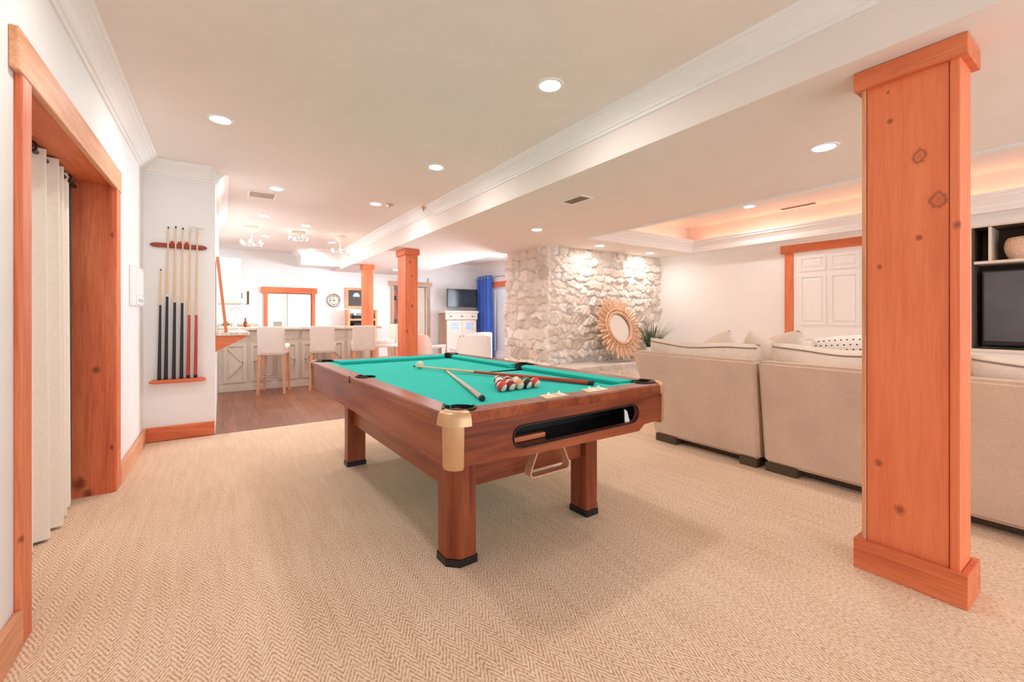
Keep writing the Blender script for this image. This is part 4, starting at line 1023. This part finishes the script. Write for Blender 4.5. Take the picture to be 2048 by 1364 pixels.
b = MB(); b.box(XD + .235, XD + .25, 9.88, 10.4, .25, .95); b.build('panel', 'bluepale', t)
b = MB(); b.box(XD + .235, XD + .25, 9.88, 10.4, 1.05, 1.85); b.build('panel', 'bluepale', t)
t = thing('blue_curtain', 'royal blue grommet curtain beside the dining window', 'curtain', (6.22, 10.7, 0))
b = MB(); b.grid(lambda u, v: (6.22 + .062 * math.sin(u * 2 * PI * 4.5) * (1 + .2 * (1 - v)), 10.28 + .80 * u - .08 * (1 - v) * (1 - u), .05 + 2.27 * v), 110, 8); b.build('drape', 'blue', t, smooth=80)
for i in range(5):
    b = MB(); b.lathe([(.020, -.004), (.034, -.004), (.034, .004), (.020, .004), (.020, -.004)], (6.165, 10.37 + i * .17, 2.255), 16, 'x'); b.build('grommet', 'chrome', t, smooth=40)
b = MB(); b.tube([(6.22, 9.3, 2.255), (6.22, 11.15, 2.255)], .012, 10); tag(b.build('blue_curtain_rod', 'chrome', smooth=60), 'thin rod above the dining window holding the blue curtain', 'curtain rod')
for y0, lab in ((9.48, 'small bracket holding the near end of the blue curtain rod'), (11.1, 'small bracket holding the corner end of the blue curtain rod')):
    b = MB(); b.box(6.18, XD - .001, y0, y0 + .02, 2.225, 2.242); tag(b.build('curtain_bracket', 'chrome'), lab, 'bracket')
# armchairs
def armchair(loc, rz, label):
    t = thing('armchair', label, 'armchair', loc, rz, 'white curved-back armchairs at the dining end', local=True)
    b = MB()
    def shell(o):
        def f(u, v):
            a = PI * (.06 + .88 * u); x = -math.cos(a) * (.25 + o); y = -math.sin(a) * (.25 + o)
            q = abs(2 * u - 1); h = .86 - .05 * q * q - .17 * max(0, (q - .80) / .20) ** 2
            return (x, y + .02, .20 + (h - .20) * v)
        return f
    b.grid(shell(0), 36, 6); b.grid(shell(.05), 36, 6)
    for i in range(36):
        b.bm.faces.new([b.bm.verts.new(p) for p in (shell(0)(i / 36, 1), shell(0)((i + 1) / 36, 1), shell(.05)((i + 1) / 36, 1), shell(.05)(i / 36, 1))])
    for u in (0, 1):
        for j in range(6):
            b.bm.faces.new([b.bm.verts.new(p) for p in (shell(0)(u, j / 6), shell(0)(u, (j + 1) / 6), shell(.05)(u, (j + 1) / 6), shell(.05)(u, j / 6))])
    bmesh.ops.remove_doubles(b.bm, verts=b.bm.verts, dist=1e-4); b.build('backrest', 'white_fabric', t, smooth=50)
    for sx in (-1, 1):
        b = MB(); b.box(sx * .275 - .028, sx * .275 + .028, -.06, .30, .60, .65, .012); b.box(sx * .275 - .024, sx * .275 + .024, .24, .29, 0, .60, .006); b.build('arm', 'white_fabric', t, smooth=40)
    b = MB(); b.prism([(.26 * math.cos(a), .03 + .26 * math.sin(a)) for a in np.linspace(0, 2 * PI, 28, endpoint=False)], 'z', .30, .46); b.build('seat', 'white_fabric', t, smooth=50)
    for sx in (-1, 1):
        for y in (-.18, .2):
            b = MB(); b.tube([(sx * .19, y, .30), (sx * .2, y, 0)], [.022, .015], 10); b.build('leg', 'grey_wood_z', t, smooth=50)
    return t
a0 = armchair((3.36, 6.12, 0), R(-10), 'white curved armchair with its back toward the pool table')
dup(a0, (4.17, 7.42, 0), R(170 - 360 + 190), 'white curved armchair partly behind another, beside the blue curtain')
dup(a0, (2.98, 7.32, 0), R(-70), 'white curved armchair partly hidden by the middle cedar post')

# ------------------------------------------------------------------ stone chimney mass
def stone_face(w, h, cell=(.21, .145), res=.0125, seed=1):
    g = np.random.default_rng(seed); nx, nz = int(w / res) + 1, int(h / res) + 1
    U, V = np.meshgrid(np.linspace(0, w, nx), np.linspace(0, h, nz), indexing='ij')
    pts = []; row = 0; z = -cell[1]
    while z < h + 2 * cell[1]:
        rh = cell[1] * g.uniform(.75, 1.3); x = -cell[0] * g.uniform(.5, 1.5)
        while x < w + 2 * cell[0]:
            cw = cell[0] * g.uniform(.55, 1.55); pts.append((x + cw / 2, z + rh * g.uniform(.2, .8), cw, rh)); x += cw
        z += rh
    pts = np.array(pts); K = len(pts)
    wu = .020 * np.sin(U * 19 + 3 * np.sin(V * 15)) + .006 * np.sin(V * 47 + U * 33); wv = .016 * np.sin(V * 17 + 2 * np.sin(U * 19)) + .005 * np.sin(U * 51 - V * 29)
    F1 = np.full(U.shape, 9.); F2 = np.full(U.shape, 9.); I = np.zeros(U.shape, int)
    for k_ in range(K):
        du = (U + wu - pts[k_, 0]) / pts[k_, 2]; dv = (V + wv - pts[k_, 1]) / pts[k_, 3]
        d = (np.abs(du) ** 2.4 + np.abs(dv) ** 2.4) ** (1 / 2.4)
        m = d < F1; F2 = np.where(m, F1, np.minimum(F2, d)); I = np.where(m, k_, I); F1 = np.where(m, d, F1)
    e = np.clip((F2 - F1 - .05) / .17, 0, 1); e = e * e * (3 - 2 * e)
    hk = g.uniform(.030, .075, K); tu = g.uniform(-.16, .16, K); tv = g.uniform(-.18, .10, K)
    tilt = tu[I] * (U - pts[I, 0]) + tv[I] * (V - pts[I, 1])
    rough = .005 * np.sin(U * 63 + I) * np.sin(V * 51 + 2 * I) + .003 * np.sin(U * 140 + V * 60 + I * 1.7)
    H = e * (hk[I] + tilt + rough) + .004 * np.sin(U * 60) * np.sin(V * 66)
    base = np.array([[.84, .75, .67], [.76, .65, .56], [.89, .83, .77], [.70, .57, .47], [.83, .76, .70], [.74, .62, .52]])
    ck = base[g.integers(0, len(base), K)] * g.uniform(.9, 1.06, (K, 1)); dk = g.random(K) < .06; ck[dk] *= .62
    mort = np.array([.90, .86, .80]); Cc = mort + (ck[I] - mort) * e[..., None]
    return U, V, H, np.clip(Cc, 0, 1), nx, nz
def stone_mesh(bits, name, parent=None):
    vs, fs, cs = [], [], []
    for (U, V, H, Cc, nx, nz), fn in bits:
        o = len(vs); P = fn(U.ravel(), V.ravel(), H.ravel()); vs += list(map(tuple, P)); cs.append(Cc.reshape(-1, 3))
        i = np.arange(nx * nz).reshape(nx, nz); q = np.stack([i[:-1, :-1], i[1:, :-1], i[1:, 1:], i[:-1, 1:]], -1).reshape(-1, 4) + o; fs += q.tolist()
    me = bpy.data.meshes.new(name); me.from_pydata(vs, [], fs); cs = np.concatenate(cs)
    at = me.attributes.new('stone', 'FLOAT_COLOR', 'POINT'); at.data.foreach_set('color', np.concatenate([cs, np.ones((len(cs), 1))], 1).astype(np.float32).ravel())
    me.polygons.foreach_set('use_smooth', [True] * len(me.polygons)); me.materials.append(M['stone']); me.update()
    o = bpy.data.objects.new(name, me); C.objects.link(o); o.parent = parent; return o
SX0, SY0 = 4.245, 5.27
fr = stone_face(XW - SX0, ZB, seed=5); sd = stone_face(1.2, ZB, seed=9)
def edge_soft(d): return np.clip(d / .06, 0, 1)
def cz(v): return .030 + .016 * np.sin(v * 17 + 1) * np.sin(v * 6.3) + .008 * np.sin(v * 41)
st = stone_mesh([(fr, lambda u, v, h: np.stack([SX0 + u - (1 - edge_soft(u)) * cz(v), SY0 - h * edge_soft(u) - (1 - edge_soft(u)) * cz(v), v], -1)), (sd, lambda u, v, h: np.stack([SX0 - h * edge_soft(u) - (1 - edge_soft(u)) * cz(v), SY0 + u - (1 - edge_soft(u)) * cz(v), v], -1))], 'wall_stone'); struct(st)
b = MB(); b.box(SX0 + .03, XW, SY0 + .03, 6.44, 0, ZB); struct(b.build('wall_stone_core', 'plaster'))
# hearth
t = thing('stone_hearth', 'raised stone hearth with a slate slab beneath the sunburst mirror', 'hearth', (5.5, 4.9, 0))
hb = stone_face(2.68, .36, (.25, .12), .015, 21); hs = stone_face(.47, .36, (.25, .12), .015, 22)
stone_mesh([(hb, lambda u, v, h: np.stack([4.25 + u, 4.66 - h * .6, v], -1)), (hs, lambda u, v, h: np.stack([4.25 - h * .6, 4.66 + u, v], -1))], 'stone_base', t)
for ch in t.children: ch.location = -Vector(t.location)
b = MB(); xs = [4.18 + i * .09 for i in range(31)]
b.prism([(x, 4.60 + .012 * math.sin(i * 2.3) + .008 * math.sin(i * 5.1)) for i, x in enumerate(xs)] + [(xs[-1], 5.165), (4.18, 5.165)], 'z', .355, .41); b.build('slab', 'slate', t)
# sunburst mirror
mc = Vector((5.46, 4.93, .965)); th = R(17)
t = thing('sunburst_mirror', 'large gold sunburst mirror leaning against the stone wall on the hearth', 'mirror', mc, 0, local=True)
t.rotation_euler = (-th, 0, 0)
t['_rot'] = 1
nr = 52
for i in range(nr):
    a = i * 2 * PI / nr; L = [.565, .50, .55, .47][i % 4] * (1 + .015 * math.sin(i * 3.1)); w0, w1 = .013, .0235
    def rp(s, rr, y): return (rr * math.cos(a) - s * math.sin(a), y, rr * math.sin(a) + s * math.cos(a))
    yb = -.012 - .012 * (i % 2); b = MB()
    v = [b.bm.verts.new(p) for p in (rp(-w0, .24, yb), rp(0, .24, yb - .012), rp(w0, .24, yb), rp(w1, L - .032, yb), rp(0, L - .03, yb - .016), rp(-w1, L - .032, yb), rp(0, L, yb - .004), rp(-w0, .24, yb + .01), rp(w0, .24, yb + .01), rp(w1, L - .032, yb + .01), rp(0, L, yb + .006), rp(-w1, L - .032, yb + .01))]
    for f in ((0, 1, 4, 5), (1, 2, 3, 4), (5, 4, 6), (4, 3, 6), (7, 11, 10, 9, 8), (0, 5, 11, 7), (5, 6, 10, 11), (6, 3, 9, 10), (3, 2, 8, 9), (2, 1, 0, 7, 8)): b.bm.faces.new([v[j] for j in f])
    b.build('ray', 'gold_ray', t)
b = MB(); b.lathe([(.235, -.01), (.235, -.035), (.25, -.05), (.275, -.05), (.285, -.03), (.29, -.005), (.235, -.005)], (0, 0, 0), 48, 'y'); b.build('inner_frame', 'gold_ray', t, smooth=40)
b = MB(); b.lathe([(.305, -.03), (.315, -.045), (.33, -.03), (.305, -.025)], (0, 0, 0), 48, 'y')
b.build('rope_trim', 'gold_ray', t, smooth=60)
b = MB(); b.lathe([(.24, -.012), (0, -.012), (0, -.002), (.24, -.002)], (0, 0, 0), 48, 'y'); b.build('mirror_glass', 'mirror', t, smooth=40)
# plant
t = thing('potted_grass', 'tall spiky green grass plant on the hearth beside the sofa', 'potted plant', (6.22, 4.88, .41))
b = MB(); b.lathe([(0, 0), (.10, 0), (.13, .22), (.12, .22), (.11, .19), (0, .19)], (6.22, 4.88, .411), 24); b.build('pot', 'trim', t, smooth=40)
b = MB()
for i in range(150):
    a = rng.uniform(0, 2 * PI); e = rng.uniform(.15, 1.0); L = rng.uniform(.35, .68); w = rng.uniform(.006, .011); droop = rng.uniform(.1, .45) * (1.2 - e * .4)
    p0 = Vector((6.22 + .06 * math.cos(a) * rng.random(), 4.88 + .06 * math.sin(a) * rng.random(), .60)); prev = None
    for s in range(7):
        q = s / 6; rad = L * q * math.sin(e); z = L * q * math.cos(e * .6) - droop * L * q * q * q
        p = p0 + Vector((math.cos(a) * rad, math.sin(a) * rad, z)); p.y = min(p.y, 5.12); sdv = Vector((-math.sin(a), math.cos(a), 0)) * (w * (1 - q * .92))
        cur_ = (b.bm.verts.new(p - sdv), b.bm.verts.new(p + sdv))
        if prev: b.bm.faces.new((prev[0], prev[1], cur_[1], cur_[0]))
        prev = cur_
b.build('foliage', 'leaf', t)

# ------------------------------------------------------------------ sofas
def sofa(y0, y1, x0, label, flare=0, cuts=()):
    t = thing('sofa', label, 'sofa', (x0 + .5, (y0 + y1) / 2, 0))
    b = MB(); b.hexa([(x0 + .045, y0 + .01, .062), (x0 + .20, y0 + .01, .062), (x0 + .20, y1 - flare, .062), (x0 + .045, y1 - flare, .062)], [(x0 - .055, y0 - .005, .825), (x0 + .09, y0 - .005, .825), (x0 + .09, y1, .825), (x0 - .055, y1, .825)])
    bmesh.ops.bevel(b.bm, geom=list(b.bm.edges), offset=.022, segments=3, affect='EDGES'); b.build('back_frame', 'linen', t, smooth=40)
    b = MB(); b.box(x0 + .20, x0 + 1.0, y0 + .012, y1 - flare - .005, .085, .30, .015); b.build('seat_base', 'linen', t, smooth=40)
    b = MB(); b.box(x0 + .14, x0 + .95, y0 + .05, y1 - flare - .05, .012, .075); b.build('plinth', 'darkbrown', t)  # dark brown block stands in for the shadow under the sofa
    for q0, q1 in ((y0 + .03, y0 + .16), (y1 - flare - .22, y1 - flare - .01)):
        for px in (x0 + .05, x0 + .86):
            b = MB(); b.box(px, px + .085, q0, q1, 0, .066); b.build('foot', 'darkbrown', t)
    return t
s1 = sofa(1.645, 2.80, 3.32, 'beige linen sofa section nearest the sunburst mirror, seen from behind', .20)
b = MB(); b.box(3.52, 4.32, 2.42, 2.62, .30, .62, .05); b.build('arm', 'linen', s1, smooth=40)
b = MB(); b.box(3.53, 4.34, 1.67, 2.42, .30, .47, .05); b.build('seat_cushion', 'linen_light', s1, smooth=40)
s2 = sofa(-.40, 1.625, 3.33, 'beige linen sofa section behind the large cedar post, seen from behind')
for y0, y1 in ((.62, 1.61), (-.38, .60)):
    b = MB(); b.box(3.54, 4.35, y0, y1, .30, .47, .05); b.build('seat_cushion', 'linen_light', s2, smooth=40)
def back_cush(par, cx, cy, w, hgt, zc, tilt, thick=.24):
    b = MB(); cushion(b, w, hgt, thick, .035, .025, 24)
    for v_ in b.bm.verts: v_.co.z += .008 * math.sin(v_.co.x * 9 + zc * 50) * (v_.co.z > 0); v_.co.y *= 1 + .12 * math.sin(v_.co.x * 12 + v_.co.z * 9)
    b.rot(R(90), 'Z'); b.rot(tilt, 'Y'); b.move((cx, cy, zc)); o = b.build('back_cushion', 'linen_light', par, smooth=70)
    b = MB(); f = cushion_fn(w, hgt, thick, .035, .025); pts = []
    for q in range(25):
        p = Vector(f(1)(.02 + .96 * q / 24, .945)); p.z += .008 * math.sin(p.x * 9 + zc * 50); p.y *= 1.03 + .12 * math.sin(p.x * 12 + p.z * 9); pts.append(p)
    b.tube(pts, .0055, 6); b.rot(R(90), 'Z'); b.rot(tilt, 'Y'); b.move((cx, cy, zc)); b.build('piping', 'piping', o, smooth=60)
back_cush(s1, 3.49, 2.20, 1.06, .50, .705, R(-10))
back_cush(s2, 3.50, 1.10, 1.06, .50, .715, R(-10))
back_cush(s2, 3.53, .10, .98, .50, .70, R(-10))
def pillow(x, y, z, w, h, t, mat, label, rz=0, tx=0, roll=0, dots=False):
    o_ = thing('throw_pillow', label, 'pillow', (x, y, z), 0, 'throw pillows on the sofa', local=True); o_['_rot'] = 1
    o_.rotation_euler = (tx, roll, rz)
    b = MB(); cushion(b, w, h, t, .09, 0, 20); b.build('cover', mat, o_, smooth=80)
    if dots:
        b = MB(); f = cushion_fn(w, h, t, .09)
        for i in range(12):
            for j in range(5):
                for sgn in (1, -1):
                    p = Vector(f(sgn)(.10 + .072 * i + .03 * (j % 2), .60 + .085 * j)); b.lathe([(0, sgn * .003), (.0058, sgn * .0015), (.0058, 0)], (p.x, p.y, p.z), 8, 'y')
        b.build('dot_pattern', 'black', o_)
    return o_
pillow(3.86, 2.23, .755, .46, .46, .15, 'pillow_beige', 'beige square pillow at the sofa end nearest the grass plant', R(75), R(-6), R(24))
pillow(4.00, 1.95, .765, .43, .43, .14, 'pillow_beige', 'beige pillow between the other two plain beige pillows', R(82), R(-8), R(-27))
pillow(4.40, 1.93, .73, .55, .50, .16, 'pillow_beige', 'large beige pillow standing tallest behind the sofa cushions', R(76), R(-8), R(21))
pillow(3.83, 1.19, .835, .58, .38, .17, 'pillow_white', 'white lumbar pillow with small black dots on the sofa', R(85), R(-14), R(5), True)

# ------------------------------------------------------------------ white panel door
d = thing('door_2', 'white six-panel door with orange casing on the right wall', 'door', (XW, 2.5, 0), kind='structure')
DY0, DY1, DZ = 2.06, 2.92, 2.085
b = MB(); b.box(XW - .012, XW - .001, DY0, DY1, .01, DZ); b.build('slab', 'door_white', d)
def dpanel(y0, y1, z0, z1):
    b = MB(); b.prism([(y0 - .028, z0 - .028), (y1 + .028, z0 - .028), (y1 + .028, z1 + .028), (y0 - .028, z1 + .028)], 'x', XW - .030, XW - .012, [[(y0, z0), (y1, z0), (y1, z1), (y0, z1)]])
    b.hexa([(XW - .012, y0 + .012, z0 + .012), (XW - .012, y1 - .012, z0 + .012), (XW - .012, y1 - .012, z1 - .012), (XW - .012, y0 + .012, z1 - .012)], [(XW - .027, y0 + .04, z0 + .04), (XW - .027, y1 - .04, z0 + .04), (XW - .027, y1 - .04, z1 - .04), (XW - .027, y0 + .04, z1 - .04)])
    b.build('panel', 'door_white', d)
for y0, y1 in ((2.165, 2.44), (2.545, 2.815)):
    dpanel(y0, y1, 1.835, 1.985); dpanel(y0, y1, 1.065, 1.715); dpanel(y0, y1, .25, .83)
b = MB(); b.lathe([(.032, 0), (.032, -.006), (.012, -.012), (.012, -.035), (.026, -.042), (.030, -.055), (.022, -.068), (0, -.07)], (XW - .012, 2.865, .925), 18, 'x'); b.build('knob', 'brass', d, smooth=40)
for y0 in (DY1 + .002, DY0 - .115):
    b = MB(); b.box(XW - .03, XW - .001, y0, y0 + .113, 0, DZ, .004); b.build('casing', 'cedar_z', d)
b = MB(); b.box(XW - .04, XW - .001, DY0 - .17, DY1 + .17, DZ, DZ + .12, .004); b.build('header', 'cedar_y', d)

# ------------------------------------------------------------------ built-in niche with television
t = thing('built_in_cabinet', 'dark brown built-in niche with cubbies above the large television', 'built-in cabinet', (XW + .25, -.2, .8))
b = MB(); b.box(XW + .42, XW + .46, -1.6, 1.12, .80, 2.155); b.box(XW + .002, XW + .42, 1.10, 1.12, .80, 2.155); b.box(XW + .002, XW + .42, -1.6, -1.58, .80, 2.155); b.box(XW + .002, XW + .42, -1.58, 1.10, 2.135, 2.155); b.build('carcass', 'darkbrown', t)
b = MB(); b.box(XW - .008, XW + .42, -1.58, 1.10, 1.735, 1.765, .002); b.build('shelf', 'cabinet', t)
for yy in (.98, .52, -.2, -.9):
    b = MB(); b.box(XW - .006, XW + .42, yy - .012, yy + .012, 1.765, 2.135, .002); b.build('divider', 'cabinet', t)
b = MB(); b.box(XW - .02, XW + .42, -1.6, 1.12, .765, .80, .003); b.build('ledge', 'cabinet', t)
b = MB(); b.box(XW - .004, XW + .01, -1.6, 1.16, 2.14, 2.17); b.build('face_trim', 'cabinet', t)
t = thing('large_television', 'large grey-screened television in the dark built-in niche', 'television', (XW + .2, .2, .83))
b = MB(); b.box(XW + .12, XW + .18, -.42, 1.06, .835, 1.665, .006); b.build('housing', 'black', t)
b = MB(); b.box(XW + .117, XW + .1199, -.40, 1.04, .885, 1.645); b.build('screen', 'greyglass', t)
b = MB(); b.box(XW + .05, XW + .3, .0, .65, .801, .835, .004); b.build('stand', 'black', t)
t = thing('wicker_basket', 'small round wicker basket in the cubby above the large television', 'basket', (XW + .2, .62, 1.767))
b = MB(); prof = [(0, 0)] + [(.12 + .045 * math.sin(q * 2.4) + .004 * (i % 2), .22 * q) for i, q in enumerate(np.linspace(0, 1, 17))] + [(.125, .225), (.11, .21), (.13, .10), (.10, .015), (0, .015)]
b.lathe(prof, (XW + .19, .735, 1.767), 30); b.build('body', 'wicker', t, smooth=30)
b = MB(); b.tube([(XW + .19 + .135 * math.cos(a), .735 + .135 * math.sin(a), 1.767 + .228) for a in np.linspace(0, 2 * PI, 30, endpoint=False)], .011, 8, closed=True); b.build('rim', 'wicker', t, smooth=60)

ar = bpy.data.lights.new('added_daylight', 'AREA'); ar.shape = 'RECTANGLE'; ar.size = 1.25; ar.size_y = 1.55; ar.energy = 120; ar.color = (.80, .90, 1)
ao = bpy.data.objects.new('added_daylight', ar); C.objects.link(ao); ao.location = (XD + .22, 8.0, 1.45); ao.rotation_euler = (0, R(90), 0); ao['kind'] = 'helper'  # area lamp added outside the unseen window for dining daylight
# ------------------------------------------------------------------ camera, sky, view
cam = bpy.data.cameras.new('camera'); co = bpy.data.objects.new('camera', cam); C.objects.link(co)
FPX, CAMZ = 860.0, 1.15
cam.sensor_width = 36; cam.lens = FPX / 2048 * 36; cam.shift_y = (634 - 682) / 2048
cam.clip_start = .05
co.location = (0, 0, CAMZ); co.rotation_euler = (PI / 2, 0, -math.atan2(1024 - 445, FPX))
bpy.context.scene.camera = co
wd = bpy.data.worlds.new('sky'); bpy.context.scene.world = wd; wd.use_nodes = True
bg = wd.node_tree.nodes['Background']; bg.inputs['Color'].default_value = (.82, .91, 1, 1); bg.inputs['Strength'].default_value = .8
sc = bpy.context.scene
sc.view_settings.view_transform = 'Standard'; sc.view_settings.look = 'None'; sc.view_settings.gamma = 1; sc.view_settings.use_curve_mapping = False
sc.view_settings.exposure = 1.84
sc.cycles.max_bounces = 8; sc.cycles.diffuse_bounces = 6; sc.cycles.glossy_bounces = 3; sc.cycles.transmission_bounces = 4
sc.cycles.use_denoising = True; sc.cycles.sample_clamp_indirect = 8; sc.cycles.caustics_reflective = False; sc.cycles.caustics_refractive = False
